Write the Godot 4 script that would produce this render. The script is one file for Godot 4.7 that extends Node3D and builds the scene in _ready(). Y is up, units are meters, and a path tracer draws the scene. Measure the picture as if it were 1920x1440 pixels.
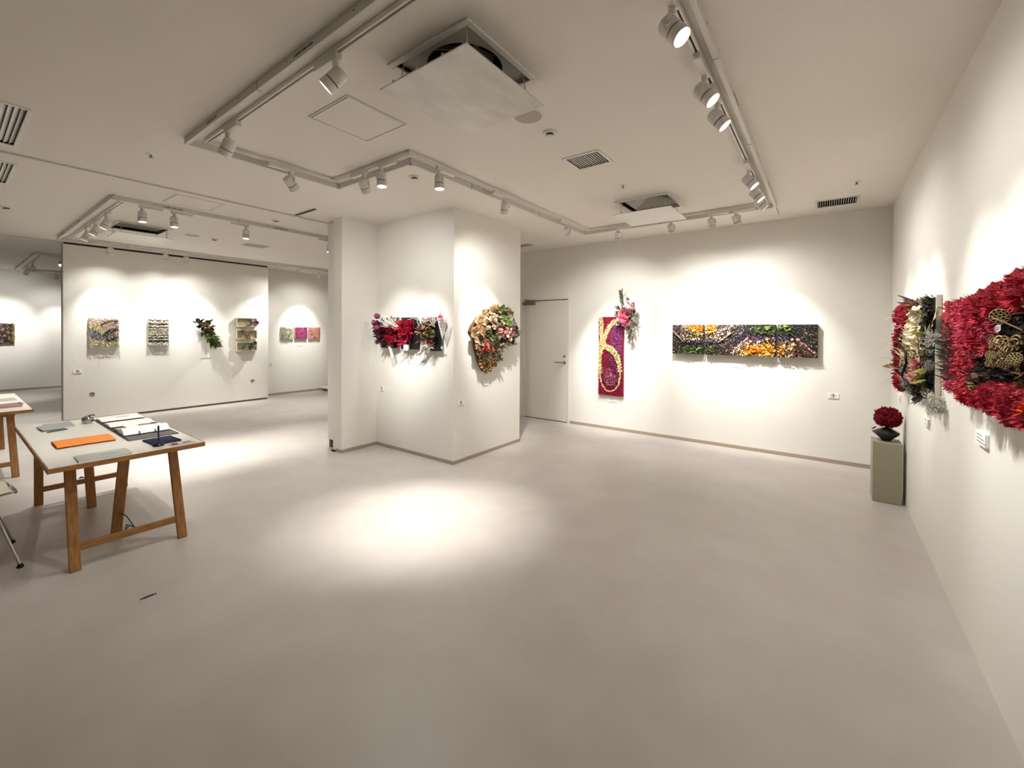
extends Node3D

# ---------------------------------------------------------------- mesh builder
class MB:
	var v := PackedVector3Array()
	var n := PackedVector3Array()
	var c := PackedColorArray()
	var t := PackedVector2Array()
	var col := Color.WHITE

	func face(a: Vector3, b: Vector3, d: Vector3, na: Vector3, nb: Vector3, nd: Vector3, ca: Color, cb: Color, cd: Color):
		v.append(a); v.append(d); v.append(b)
		n.append(na); n.append(nd); n.append(nb)
		c.append(ca); c.append(cd); c.append(cb)

	func tri(a: Vector3, b: Vector3, d: Vector3):
		var nn := (b - a).cross(d - a).normalized()
		face(a, b, d, nn, nn, nn, col, col, col)

	func quad(a: Vector3, b: Vector3, d: Vector3, e: Vector3):
		var nn := (b - a).cross(e - a)
		if nn.length_squared() < 1e-16: nn = (d - b).cross(e - b)
		nn = nn.normalized()
		face(a, b, d, nn, nn, nn, col, col, col)
		face(a, d, e, nn, nn, nn, col, col, col)

	func grid(p: Array, cols: Array = [], smooth := true, closed := false):
		var rows := p.size()
		var w: int = p[0].size()
		var nm := []
		if smooth:
			for i in rows:
				var r := PackedVector3Array()
				r.resize(w)
				nm.append(r)
			for i in rows - 1:
				for j in (w if closed else w - 1):
					var k := (j + 1) % w
					var f: Vector3 = (p[i][k] - p[i][j]).cross(p[i + 1][j] - p[i][j]) + (p[i + 1][j] - p[i + 1][k]).cross(p[i][k] - p[i + 1][k])
					nm[i][j] += f; nm[i][k] += f; nm[i + 1][j] += f; nm[i + 1][k] += f
			for i in rows:
				for j in w:
					nm[i][j] = nm[i][j].normalized()
		for i in rows - 1:
			for j in (w if closed else w - 1):
				var k := (j + 1) % w
				var a: Vector3 = p[i][j]
				var b: Vector3 = p[i][k]
				var d: Vector3 = p[i + 1][k]
				var e: Vector3 = p[i + 1][j]
				var c0: Color = cols[i] if cols else col
				var c1: Color = cols[i + 1] if cols else col
				if smooth:
					face(a, b, d, nm[i][j], nm[i][k], nm[i + 1][k], c0, c0, c1)
					face(a, d, e, nm[i][j], nm[i + 1][k], nm[i + 1][j], c0, c1, c1)
				else:
					var nn := (b - a).cross(e - a)
					if nn.length_squared() < 1e-16: nn = (d - b).cross(e - b)
					nn = nn.normalized()
					face(a, b, d, nn, nn, nn, c0, c0, c1)
					face(a, d, e, nn, nn, nn, c0, c1, c1)

	# box with chamfered edges; size full, xf places its centre
	func box(size: Vector3, at: Vector3, bev := 0.0, bs := Basis.IDENTITY):
		var h := size / 2.0
		if bev <= 0.0:
			var q := []
			for s in 8:
				q.append(at + bs * Vector3(h.x if s & 1 else -h.x, h.y if s & 2 else -h.y, h.z if s & 4 else -h.z))
			quad(q[4], q[5], q[7], q[6]); quad(q[1], q[0], q[2], q[3])
			quad(q[5], q[1], q[3], q[7]); quad(q[0], q[4], q[6], q[2])
			quad(q[6], q[7], q[3], q[2]); quad(q[0], q[1], q[5], q[4])
			return
		bev = minf(bev, minf(h.x, minf(h.y, h.z)) * 0.9)
		var P := func(sx: float, sy: float, sz: float, ax: int) -> Vector3:
			var k := Vector3(sx * (h.x - bev), sy * (h.y - bev), sz * (h.z - bev))
			k[ax] = [sx * h.x, sy * h.y, sz * h.z][ax]
			return at + bs * k
		for ax in 3:
			var u := (ax + 1) % 3
			var w := (ax + 2) % 3
			for s in [-1.0, 1.0]:
				var q := []
				for k in [[-1.0, -1.0], [1.0, -1.0], [1.0, 1.0], [-1.0, 1.0]]:
					var g := [0.0, 0.0, 0.0]
					g[ax] = s; g[u] = k[0]; g[w] = k[1]
					q.append(P.call(g[0], g[1], g[2], ax))
				if s > 0: quad(q[0], q[1], q[2], q[3])
				else: quad(q[3], q[2], q[1], q[0])
			# edges along axis ax
			for su in [-1.0, 1.0]:
				for sw in [-1.0, 1.0]:
					var g0 := [0.0, 0.0, 0.0]
					g0[ax] = -1.0; g0[u] = su; g0[w] = sw
					var g1 := g0.duplicate()
					g1[ax] = 1.0
					var a: Vector3 = P.call(g0[0], g0[1], g0[2], u)
					var b: Vector3 = P.call(g1[0], g1[1], g1[2], u)
					var d: Vector3 = P.call(g1[0], g1[1], g1[2], w)
					var e: Vector3 = P.call(g0[0], g0[1], g0[2], w)
					if su * sw > 0: quad(a, e, d, b)
					else: quad(a, b, d, e)
		for sx in [-1.0, 1.0]:
			for sy in [-1.0, 1.0]:
				for sz in [-1.0, 1.0]:
					var a: Vector3 = P.call(sx, sy, sz, 0)
					var b: Vector3 = P.call(sx, sy, sz, 1)
					var d: Vector3 = P.call(sx, sy, sz, 2)
					if sx * sy * sz > 0: tri(a, b, d)
					else: tri(a, d, b)

	# profile: list of Vector2(radius, height) turned about the local y axis
	func lathe(prof: Array, sides: int, at: Vector3, bs := Basis.IDENTITY, smooth := true, cols: Array = []):
		var p := []
		for q in prof:
			var r := PackedVector3Array()
			for j in sides:
				var a := TAU * j / sides
				r.append(at + bs * Vector3(cos(a) * q.x, q.y, -sin(a) * q.x))
			p.append(r)
		grid(p, cols, smooth, true)

	func disc(rad: float, sides: int, at: Vector3, bs := Basis.IDENTITY, r0 := 0.0):
		lathe([Vector2(rad, 0), Vector2(r0, 0)], sides, at, bs, false)

	func tube(pts: Array, rads: Array, sides := 6, cols: Array = [], cap := true):
		var p := []
		var m := pts.size()
		var up := Vector3.UP
		for i in m:
			var d: Vector3 = (pts[mini(i + 1, m - 1)] - pts[maxi(i - 1, 0)]).normalized()
			if absf(d.dot(up)) > 0.95: up = Vector3.RIGHT if absf(d.x) < 0.9 else Vector3.BACK
			var x := d.cross(up).normalized()
			var y := x.cross(d)
			up = y
			var rad: float = rads[i] if rads.size() > 1 else rads[0]
			var r := PackedVector3Array()
			for j in sides:
				var a := TAU * j / sides
				r.append(pts[i] + (x * cos(a) + y * sin(a)) * rad)
			p.append(r)
		grid(p, cols, sides > 4, true)
		if cap:
			for e in [0, m - 1]:
				for j in range(1, sides - 1):
					if e == 0: tri(p[e][0], p[e][j + 1], p[e][j])
					else: tri(p[e][0], p[e][j], p[e][j + 1])

	# a blade: along dir from base, curling towards up, folded along the midrib
	func leaf(base: Vector3, dir: Vector3, up: Vector3, length: float, wid: float, curl := 0.2, fold := 0.25, c0 := Color.WHITE, c1 := Color.WHITE, segs := 4, blunt := 0.8):
		var side := dir.cross(up).normalized()
		var nrm := side.cross(dir).normalized()
		var p := []
		var cs := []
		for i in segs + 1:
			var s := float(i) / segs
			var w := wid * 0.5 * pow(sin(PI * (0.06 + 0.93 * pow(s, blunt))), 0.75)
			var o := base + dir * length * s + nrm * curl * length * s * s
			p.append(PackedVector3Array([o + side * w + nrm * fold * w, o, o - side * w + nrm * fold * w]))
			cs.append(c0.lerp(c1, s))
		grid(p, cs, false)

	# noisy ball (ruffled flower head, moss clump, stone)
	func blob(at: Vector3, rad: Vector3, noise: FastNoiseLite, amp: float, freq: float, c0: Color, c1: Color, rows := 10, sides := 14, bs := Basis.IDENTITY, half := false):
		var p := []
		for i in rows + 1:
			var th := PI * i / rows * (0.6 if half else 1.0)
			var r := PackedVector3Array()
			for j in sides:
				var a := TAU * j / sides
				var d := Vector3(sin(th) * cos(a), cos(th), -sin(th) * sin(a))
				var k := 1.0 + amp * noise.get_noise_3dv((d + at * 7.0) * freq)
				r.append(at + bs * (d * k * rad))
			p.append(r)
		for i in rows:
			for j in sides:
				var k := (j + 1) % sides
				var a: Vector3 = p[i][j]
				var b: Vector3 = p[i][k]
				var d: Vector3 = p[i + 1][k]
				var e: Vector3 = p[i + 1][j]
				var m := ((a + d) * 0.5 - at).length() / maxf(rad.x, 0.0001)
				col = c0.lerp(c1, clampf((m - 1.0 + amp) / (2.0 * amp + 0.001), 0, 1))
				quad(a, e, d, b)

	func mesh() -> ArrayMesh:
		var arr := []
		arr.resize(Mesh.ARRAY_MAX)
		arr[Mesh.ARRAY_VERTEX] = v
		arr[Mesh.ARRAY_NORMAL] = n
		arr[Mesh.ARRAY_COLOR] = c
		if t.size() == v.size(): arr[Mesh.ARRAY_TEX_UV] = t
		var m := ArrayMesh.new()
		if v.size(): m.add_surface_from_arrays(Mesh.PRIMITIVE_TRIANGLES, arr)
		return m

# ---------------------------------------------------------------- helpers
const CEIL := 2.968
var M := {}
var taken := {}
var R := RandomNumberGenerator.new()
var N := FastNoiseLite.new()

func L(hex: String) -> Color:
	return Color(hex).srgb_to_linear()

func jit(c: Color, k: float) -> Color:
	var f := 1.0 + R.randf_range(-k, k)
	return Color(c.r * f * (1.0 + R.randf_range(-k, k) * 0.25), c.g * f * (1.0 + R.randf_range(-k, k) * 0.25), c.b * f * (1.0 + R.randf_range(-k, k) * 0.25))

func rv() -> Vector3:
	return Vector3(R.randf_range(-1, 1), R.randf_range(-1, 1), R.randf_range(-1, 1))

func numbered(s: String) -> String:
	if not taken.has(s):
		taken[s] = 0
		return s
	taken[s] += 1
	return "%s_%03d" % [s, taken[s]]

func tag(o: Node3D, label: String, category: String, group := "") -> Node3D:
	o.set_meta("label", label)
	o.set_meta("category", category)
	if group: o.set_meta("group", group)
	return o

func thing(called: String, label: String, category: String, at := Vector3.ZERO, turn := 0.0, group := "") -> Node3D:
	var o := Node3D.new()
	o.name = numbered(called)
	add_child(o)
	o.position = at
	o.rotation.y = turn
	return tag(o, label, category, group)

func put(called: String, mesh: Mesh, m: Material, parent: Node = null, xf := Transform3D.IDENTITY) -> MeshInstance3D:
	var o := MeshInstance3D.new()
	o.mesh = mesh
	o.material_override = m
	o.transform = xf
	o.cast_shadow = GeometryInstance3D.SHADOW_CASTING_SETTING_ON
	if parent == null:
		o.name = numbered(called)
		add_child(o)
	else:
		o.name = called
		parent.add_child(o, true)
	return o

func obj(called: String, b: MB, m: Material, parent: Node = null, at := Vector3.ZERO) -> MeshInstance3D:
	return put(called, b.mesh(), m, parent, Transform3D(Basis.IDENTITY, at))

func stuff(o: Node) -> Node:
	o.set_meta("kind", "stuff")
	return o

func struct(called: String, b: MB, m: Material, parent: Node = null) -> MeshInstance3D:
	var o := obj(called, b, m, parent)
	if parent == null: o.set_meta("kind", "structure")
	return o

func bx(size: Vector3, at: Vector3, bev := 0.0, bs := Basis.IDENTITY) -> MB:
	var b := MB.new()
	b.box(size, at, bev, bs)
	return b

func span(a: Vector3, z: Vector3, bev := 0.0) -> MB:
	return bx((z - a).abs(), (a + z) / 2.0, bev)

func along(dir: Vector3, up := Vector3.UP) -> Basis:   # y axis along dir
	var y := dir.normalized()
	if absf(y.dot(up.normalized())) > 0.99: up = Vector3.RIGHT if absf(y.x) < 0.9 else Vector3.BACK
	var x := y.cross(up).normalized()
	return Basis(x, y, x.cross(y))

func mat(hex: String, rough := 0.6, metal := 0.0, vertex := false) -> StandardMaterial3D:
	var m := StandardMaterial3D.new()
	m.albedo_color = Color(hex)
	m.roughness = rough
	m.metallic = metal
	m.vertex_color_use_as_albedo = vertex
	return m

func noise_tex(seed_: int, freq: float, lo: Color, hi: Color, oct := 4, size := 512, normal := false, bump := 4.0) -> NoiseTexture2D:
	var t := NoiseTexture2D.new()
	t.width = size; t.height = size
	t.seamless = true
	var f := FastNoiseLite.new()
	f.seed = seed_; f.frequency = freq; f.fractal_octaves = oct
	t.noise = f
	if normal:
		t.as_normal_map = true
		t.bump_strength = bump
	else:
		var g := Gradient.new()
		g.set_color(0, lo); g.set_color(1, hi)
		t.color_ramp = g
	return t

func plant_mat(rough := 0.75) -> StandardMaterial3D:
	var m := mat("ffffff", rough, 0.0, true)
	m.specular_mode = BaseMaterial3D.SPECULAR_SCHLICK_GGX
	m.metallic_specular = 0.3
	return m

func leaf_mesh(length: float, wid: float, curl: float, fold: float, c0: Color, c1: Color, segs := 4, blunt := 0.8) -> ArrayMesh:
	var b := MB.new()
	b.leaf(Vector3.ZERO, Vector3.UP, Vector3.BACK, length, wid, curl, fold, c0, c1, segs, blunt)
	return b.mesh()

# layered cupped petals facing +z
func rose_mesh(r: float, c0: Color, c1: Color, layers := 3, per := 6, ruffle := 0.3, open := 1.0) -> ArrayMesh:
	var b := MB.new()
	for l in layers:
		var k := float(l + 1) / layers
		for i in per:
			var a := TAU * (i + l * 0.5 + R.randf_range(-0.2, 0.2)) / per
			var d := Vector3(cos(a), sin(a), 0)
			var tilt := lerpf(1.25, 0.25, k) * open
			var dir := (d * cos(tilt) + Vector3.BACK * sin(tilt)).normalized()
			b.leaf(d * r * 0.08 * k, dir, (Vector3.BACK * cos(tilt) - d * sin(tilt)).normalized(), r * lerpf(0.6, 1.0, k), r * 2.6 * k / per * 1.6, R.randf_range(-0.1, ruffle), R.randf_range(0.2, 0.5), jit(c0, 0.15), jit(c1, 0.2), 3, 0.55)
	return b.mesh()

func spray(parent: Node, called: String, meshes: Array, m: Material, spots: Array):   # spots: [pos, dir, up, scale]
	for s in spots:
		var bs := along(s[1], s[2])
		put(called, meshes[R.randi() % meshes.size()], m, parent, Transform3D(bs.scaled_local(Vector3.ONE * s[3]), s[0]))

# one small cupped petal or scrap lying on a panel whose face looks to +z
func chip(b: MB, at: Vector3, size: float, c: Color, rise := 0.5, slim := 0.55):
	var a := R.randf() * TAU
	var d := Vector3(cos(a), sin(a), R.randf_range(0.1, rise)).normalized()
	var s := d.cross(Vector3(R.randf_range(-0.4, 0.4), R.randf_range(-0.4, 0.4), 1)).normalized() * size * slim * 0.5
	var u := s.cross(d).normalized() * size * R.randf_range(-0.15, 0.3)
	var p0 := at - d * size * 0.35
	var p1 := at + d * size * 0.65 + u
	b.col = c
	b.tri(p0, at + s + u * 0.4, at - s + u * 0.4)
	b.col = jit(c, 0.12)
	b.tri(p1, at - s + u * 0.4, at + s + u * 0.4)

func in_poly(p: Vector2, q: Array) -> bool:
	return Geometry2D.is_point_in_polygon(p, PackedVector2Array(q))

func near_line(p: Vector2, q: Array) -> float:
	var m := 1e9
	for i in q.size() - 1:
		m = minf(m, Geometry2D.get_closest_point_to_segment(p, q[i], q[i + 1]).distance_to(p))
	return m

func mixc(list: Array) -> Color:
	return list[R.randi() % list.size()]

func curly(at: Vector3, dir: Vector3, length: float, wob: float, steps := 7) -> Array:
	var p := [at]
	var d := dir.normalized()
	var q := at
	for i in steps:
		d = (d + rv() * wob).normalized()
		q += d * length / steps
		p.append(q)
	return p

# ---------------------------------------------------------------- fittings on the ceiling
var lamp_meshes := {}
const BEAM := 0.62
const SPILL := 0.13
const WIDE := 1.0

func track_lamp(on: Vector3, run: Vector3, aim: Vector3, energy: float, angle: float, label: String, box_side := 1.0, glow := 5.0):
	var o := thing("track_spotlight", label, "spotlight", Vector3(on.x, 2.944, on.z), 0.0, "white track spotlights on the ceiling rails")
	var along_run := run.normalized() * box_side
	var bs := Basis(along_run, Vector3.UP, along_run.cross(Vector3.UP))
	if lamp_meshes.is_empty():
		lamp_meshes.adapter = bx(Vector3(0.21, 0.036, 0.038), Vector3(0.075, -0.019, 0), 0.004).mesh()
		var s := MB.new()
		s.lathe([Vector2(0, -0.07), Vector2(0.013, -0.07), Vector2(0.016, -0.066), Vector2(0.016, -0.037), Vector2(0.019, -0.036)], 14, Vector3.ZERO)
		lamp_meshes.stem = s.mesh()
		var h := MB.new()
		h.lathe([Vector2(0, -0.064), Vector2(0.028, -0.063), Vector2(0.036, -0.058), Vector2(0.0405, -0.046), Vector2(0.041, 0.008), Vector2(0.037, 0.009), Vector2(0.037, 0.014), Vector2(0.041, 0.015), Vector2(0.042, 0.056), Vector2(0.0385, 0.057), Vector2(0.0365, 0.049)], 26, Vector3.ZERO)
		lamp_meshes.head = h.mesh()
		var r := MB.new()
		r.lathe([Vector2(0.0382, 0.0092), Vector2(0.0382, 0.0138)], 26, Vector3.ZERO)
		lamp_meshes.ring = r.mesh()
		var g := MB.new()
		g.disc(0.0362, 24, Vector3(0, 0.05, 0))
		lamp_meshes.lens = g.mesh()
	put("adapter", lamp_meshes.adapter, M.white_metal, o, Transform3D(bs, Vector3.ZERO))
	put("stem", lamp_meshes.stem, M.white_metal, o)
	var pivot := Vector3(0, -0.125, 0)
	var d := (aim - (o.position + pivot)).normalized()
	var side := d.cross(Vector3.UP)
	if side.length() < 0.2: side = bs.z
	side = side.normalized()
	var y := MB.new()
	y.tube([Vector3(0, -0.066, 0), Vector3(0, -0.076, 0) + side * 0.02, Vector3(0, -0.088, 0) + side * 0.042, pivot + Vector3(0, 0.012, 0) + side * 0.047, pivot + side * 0.047], [0.0075, 0.0075, 0.007, 0.0065, 0.008], 8)
	y.tube([pivot + side * 0.036, pivot + side * 0.053], [0.012], 10)
	obj("yoke", y, M.white_metal, o)
	var hx := Transform3D(along(d, side), pivot + d * 0.012)
	var head := put("head", lamp_meshes.head, M.white_metal, o, hx)
	put("slit_ring", lamp_meshes.ring, M.black, head)
	var gm: StandardMaterial3D = M.lens.duplicate()
	gm.emission_energy_multiplier = glow
	put("lens", lamp_meshes.lens, gm, head)
	var l := SpotLight3D.new()
	l.name = "spotlight_beam"
	l.light_color = Color(1.0, 0.995, 0.98)
	l.light_energy = energy * BEAM
	l.spot_angle = angle * WIDE
	l.spot_angle_attenuation = 1.0
	l.spot_range = 14.0
	l.spot_attenuation = 2.0
	l.light_size = 0.03
	l.shadow_enabled = true
	l.position = pivot + d * 0.075
	l.basis = Basis.looking_at(d, side)
	o.add_child(l, true)
	# stray light round the beam, from the same face
	var w := SpotLight3D.new()
	w.name = "spotlight_spill"
	w.light_color = l.light_color
	w.light_energy = SPILL * energy
	w.spot_angle = 58.0
	w.spot_angle_attenuation = 1.0
	w.spot_range = 14.0
	w.spot_attenuation = 2.0
	w.light_size = 0.03
	w.shadow_enabled = true
	w.transform = l.transform
	o.add_child(w, true)

# polyline of rail in plan: [Vector2(x, z), ...]
func rails(pts: Array, called: String, label: String, kind: String, group: String):
	var o := thing(called, label, kind, Vector3.ZERO, 0.0, group)
	for i in pts.size() - 1:
		var a: Vector2 = pts[i]
		var z: Vector2 = pts[i + 1]
		var d := (z - a).normalized()
		var n := Vector2(-d.y, d.x)
		var mid := (a + z) / 2
		var ln := (z - a).length()
		var bs := Basis(Vector3(d.x, 0, d.y), Vector3.UP, Vector3(-d.y, 0, d.x))
		if called == "picture_rail":
			var b := MB.new()
			b.box(Vector3(ln + 0.024, 0.05, 0.005), Vector3(mid.x, CEIL - 0.025, mid.y) + bs.z * 0.0105, 0.001, bs)
			b.box(Vector3(ln + 0.024, 0.005, 0.024), Vector3(mid.x, CEIL - 0.048, mid.y), 0.001, bs)
			b.box(Vector3(ln + 0.024, 0.006, 0.024), Vector3(mid.x, CEIL - 0.003, mid.y), 0.0, bs)
			b.box(Vector3(ln + 0.024, 0.046, 0.003), Vector3(mid.x, CEIL - 0.025, mid.y) - bs.z * 0.010, 0.001, bs)
			var seg := obj("rail_segment", b, M.rail, o)
			# joints and hook notches along the outer face
			var k := 1
			while k * 1.2 < ln:
				var w := MB.new()
				w.box(Vector3(0.004, 0.052, 0.0262), Vector3(mid.x, CEIL - 0.0255, mid.y) + bs.x * (k * 1.2 - ln / 2), 0.0, bs)
				obj("joint", w, M.joint, seg)
				k += 1
			var h := MB.new()
			var q := 0.35
			while q < ln:
				h.box(Vector3(0.012, 0.006, 0.0006), Vector3(mid.x, CEIL - 0.022, mid.y) + bs.x * (q - ln / 2) + bs.z * 0.0132, 0.0, bs)
				if fmod(q, 1.4) < 0.6:
					for e in 9:
						h.box(Vector3(0.010 + 0.004 * (e % 3), 0.012, 0.0006), Vector3(mid.x, CEIL - 0.026, mid.y) + bs.x * (q + 0.08 + e * 0.021 - ln / 2) + bs.z * 0.0132, 0.0, bs)
				q += 0.6
			if ln > 1.0: stuff(obj("stamped_marks", h, M.joint, seg))
		else:
			var b := MB.new()
			for s in [-1.0, 1.0]:
				b.box(Vector3(ln + 0.034, 0.026, 0.012), Vector3(mid.x, CEIL - 0.0142, mid.y) + bs.z * 0.011 * s, 0.002, bs)
			var seg := obj("track_segment", b, M.white_metal, o)
			var w := MB.new()
			w.box(Vector3(ln + 0.02, 0.012, 0.011), Vector3(mid.x, CEIL - 0.007, mid.y), 0.0, bs)
			obj("slot", w, M.slot, seg)

func ceiling_grid(called: String, x0: float, z0: float, x1: float, z1: float, holes: Array):
	var xs := [x0, x1]
	var zs := [z0, z1]
	for h in holes:
		xs.append_array([h[0], h[2]]); zs.append_array([h[1], h[3]])
	xs.sort(); zs.sort()
	var b := MB.new()
	for i in xs.size() - 1:
		if xs[i + 1] - xs[i] < 1e-5: continue
		for j in zs.size() - 1:
			if zs[j + 1] - zs[j] < 1e-5: continue
			var cx: float = (xs[i] + xs[i + 1]) / 2
			var cz: float = (zs[j] + zs[j + 1]) / 2
			var open := false
			for h in holes:
				if cx > h[0] and cx < h[2] and cz > h[1] and cz < h[3]: open = true
			if open: continue
			b.box(Vector3(xs[i + 1] - xs[i], 0.3, zs[j + 1] - zs[j]), Vector3(cx, CEIL + 0.15, cz))
	b.box(Vector3(x1 - x0, 0.1, z1 - z0), Vector3((x0 + x1) / 2, CEIL + 0.351, (z0 + z1) / 2))
	struct(called, b, M.ceiling)

func frame_ring(b: MB, c: Vector3, w: float, d: float, t: float, h: float, bev := 0.003):   # flat frame in plan, outer size w x d
	b.box(Vector3(w, h, t), c + Vector3(0, 0, (d - t) / 2), bev)
	b.box(Vector3(w, h, t), c - Vector3(0, 0, (d - t) / 2), bev)
	b.box(Vector3(t, h, d - 2 * t), c + Vector3((w - t) / 2, 0, 0), bev)
	b.box(Vector3(t, h, d - 2 * t), c - Vector3((w - t) / 2, 0, 0), bev)

func air_conditioner(c: Vector3, fan: bool, label: String, pw: float, pd: float):
	var o := thing("air_conditioner", label, "air conditioner", Vector3(c.x, CEIL, c.z), 0.0, "ceiling air units with a lowered deflector board")
	var f := MB.new()
	frame_ring(f, Vector3(0, -0.006, 0), 0.58, 0.59, 0.035, 0.012)
	obj("frame", f, M.white_metal, o)
	var hb := MB.new()
	for s in [-1.0, 1.0]:
		hb.box(Vector3(0.006, 0.25, 0.53), Vector3(0.258 * s, 0.12, 0))
		hb.box(Vector3(0.51, 0.25, 0.006), Vector3(0, 0.12, 0.263 * s))
	hb.box(Vector3(0.52, 0.01, 0.53), Vector3(0, 0.25, 0))
	obj("housing", hb, M.ac_grey, o)
	if fan:
		var p := MB.new()      # plate with a round fan opening
		var ring := []
		var outer := PackedVector3Array()
		var inner := PackedVector3Array()
		for k in 48:
			var a := TAU * k / 48
			var dd := Vector3(cos(a), 0, -sin(a))
			var m := maxf(absf(dd.x) / 0.254, absf(dd.z) / 0.259)
			outer.append(dd / m + Vector3(0, 0.018, 0))
			inner.append(dd * 0.205 + Vector3(0, 0.018, 0))
		p.grid([inner, outer], [], false, true)
		obj("fan_plate", p, M.ac_grey, o)
		var th := MB.new()
		th.lathe([Vector2(0.205, 0.22), Vector2(0.205, 0.018)], 32, Vector3.ZERO)
		th.disc(0.205, 32, Vector3(0, 0.2, 0))
		obj("fan_throat", th, M.black, o)
		for k in 5:
			var a := TAU * k / 5
			var w := MB.new()
			w.box(Vector3(0.13, 0.05, 0.006), Vector3(cos(a) * 0.12, 0.13, sin(a) * 0.12), 0.0, Basis(Vector3.UP, -a) * Basis(Vector3.RIGHT, 0.6))
			obj("fan_blade", w, M.ac_grey, o)
		var g := MB.new()
		frame_ring(g, Vector3(0.0, -0.085, 0.0), 0.50, 0.52, 0.03, 0.016)
		obj("filter_frame", g, M.ac_grey, o)
	else:
		for k in 4:
			var w := 0.47 - k * 0.11
			var g := MB.new()
			for q in 4:
				var bq := Basis(Vector3.UP, q * PI / 2)
				g.box(Vector3(w, 0.004, 0.06), bq * Vector3(0, 0.05 + 0.012 * k, w / 2 - 0.012), 0.0, bq * Basis(Vector3.RIGHT, 0.75))
			obj("louvre", g, M.white_metal, o)
	for s in [[-1.0, -1.0], [1.0, -1.0], [1.0, 1.0], [-1.0, 1.0]]:
		var w := MB.new()
		w.tube([Vector3(s[0] * 0.22, 0.02, s[1] * 0.23), Vector3(s[0] * 0.235, -0.05, s[1] * 0.24), Vector3(s[0] * 0.24, -0.137, s[1] * 0.245)], [0.003], 6)
		obj("hanger", w, M.white_metal, o)
	var pl := obj("deflector_board", bx(Vector3(pw, 0.006, pd), Vector3(0, -0.143, 0), 0.002), M.deflector if fan else M.white_metal, o)
	for k in 6:
		var w := MB.new()
		var e := Vector3(-pw / 2 + 0.012, -0.136, -pd / 2 + 0.1 + k * 0.17) if k < 3 else Vector3(-pw / 2 + 0.1 + (k - 3) * 0.18, -0.136, pd / 2 - 0.012)
		w.lathe([Vector2(0.0, 0.014), Vector2(0.006, 0.012), Vector2(0.009, 0.0)], 10, e)
		obj("clip", w, M.white_metal, pl)

func vent(c: Vector3, w: float, d: float, n: int, slats_along_z: bool, label: String, tilt: float, group := "", slat_w := 0.032):
	var o := thing("ceiling_vent", label, "vent", Vector3(c.x, CEIL, c.z), 0.0, group)
	var f := MB.new()
	frame_ring(f, Vector3(0, -0.004, 0), w + 0.04, d + 0.04, 0.022, 0.008, 0.002)
	obj("frame", f, M.white_metal, o)
	var k := MB.new()
	for s in [-1.0, 1.0]:
		k.box(Vector3(0.004, 0.16, d), Vector3(s * (w / 2 - 0.001), 0.08, 0))
		k.box(Vector3(w, 0.16, 0.004), Vector3(0, 0.08, s * (d / 2 - 0.001)))
	k.box(Vector3(w, 0.004, d), Vector3(0, 0.16, 0))
	obj("duct", k, M.black, o)
	var m := bx(Vector3(0.004, slat_w, d - 0.008) if slats_along_z else Vector3(w - 0.008, slat_w, 0.004), Vector3.ZERO).mesh()
	for i in n:
		var q := (i + 0.5) / n - 0.5
		put("slat", m, M.white_metal, o, Transform3D(Basis(Vector3.BACK, tilt) if slats_along_z else Basis(Vector3.RIGHT, -tilt), Vector3(q * w, 0.012, 0) if slats_along_z else Vector3(0, 0.012, q * d)))

func hatch(c: Vector3, w: float, d: float, label: String):
	var o := thing("access_hatch", label, "hatch", Vector3(c.x, CEIL, c.z), 0.0, "access hatches in the ceiling")
	var f := MB.new()
	frame_ring(f, Vector3(0, -0.0025, 0), w, d, 0.012, 0.005, 0.0015)
	obj("frame", f, M.rail, o)
	obj("gap", bx(Vector3(w - 0.024, 0.0012, d - 0.024), Vector3(0, -0.0008, 0)), M.joint, o)
	obj("panel", bx(Vector3(w - 0.034, 0.004, d - 0.034), Vector3(0, -0.0025, 0), 0.001), M.ceiling, o)

func sprinkler(c: Vector3, label: String):
	var o := thing("sprinkler_head", label, "sprinkler", Vector3(c.x, CEIL, c.z), 0.0, "sprinkler heads in the ceiling")
	var b := MB.new()
	b.lathe([Vector2(0.0, -0.006), Vector2(0.022, -0.007), Vector2(0.034, -0.003), Vector2(0.036, 0.0)], 20, Vector3.ZERO)
	obj("escutcheon", b, M.white_metal, o)
	var h := MB.new()
	h.lathe([Vector2(0.0, -0.03), Vector2(0.014, -0.029), Vector2(0.014, -0.026), Vector2(0.005, -0.024), Vector2(0.008, -0.006)], 14, Vector3.ZERO)
	obj("nozzle", h, M.steel, o)

func detector(c: Vector3, label: String):
	var o := thing("smoke_detector", label, "detector", Vector3(c.x, CEIL, c.z), 0.0, "smoke detectors in the ceiling")
	var b := MB.new()
	b.lathe([Vector2(0.0, -0.014), Vector2(0.04, -0.014), Vector2(0.05, -0.008), Vector2(0.052, 0.0)], 24, Vector3.ZERO)
	obj("base", b, M.white_metal, o)
	var g := MB.new()
	g.lathe([Vector2(0.024, -0.03), Vector2(0.026, -0.0142)], 20, Vector3.ZERO)
	obj("vent_band", g, M.black, o)
	var h := MB.new()
	h.lathe([Vector2(0.0, -0.036), Vector2(0.022, -0.035), Vector2(0.03, -0.03), Vector2(0.03, -0.026), Vector2(0.0, -0.026)], 20, Vector3.ZERO)
	obj("cap", h, M.white_metal, o)

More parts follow.
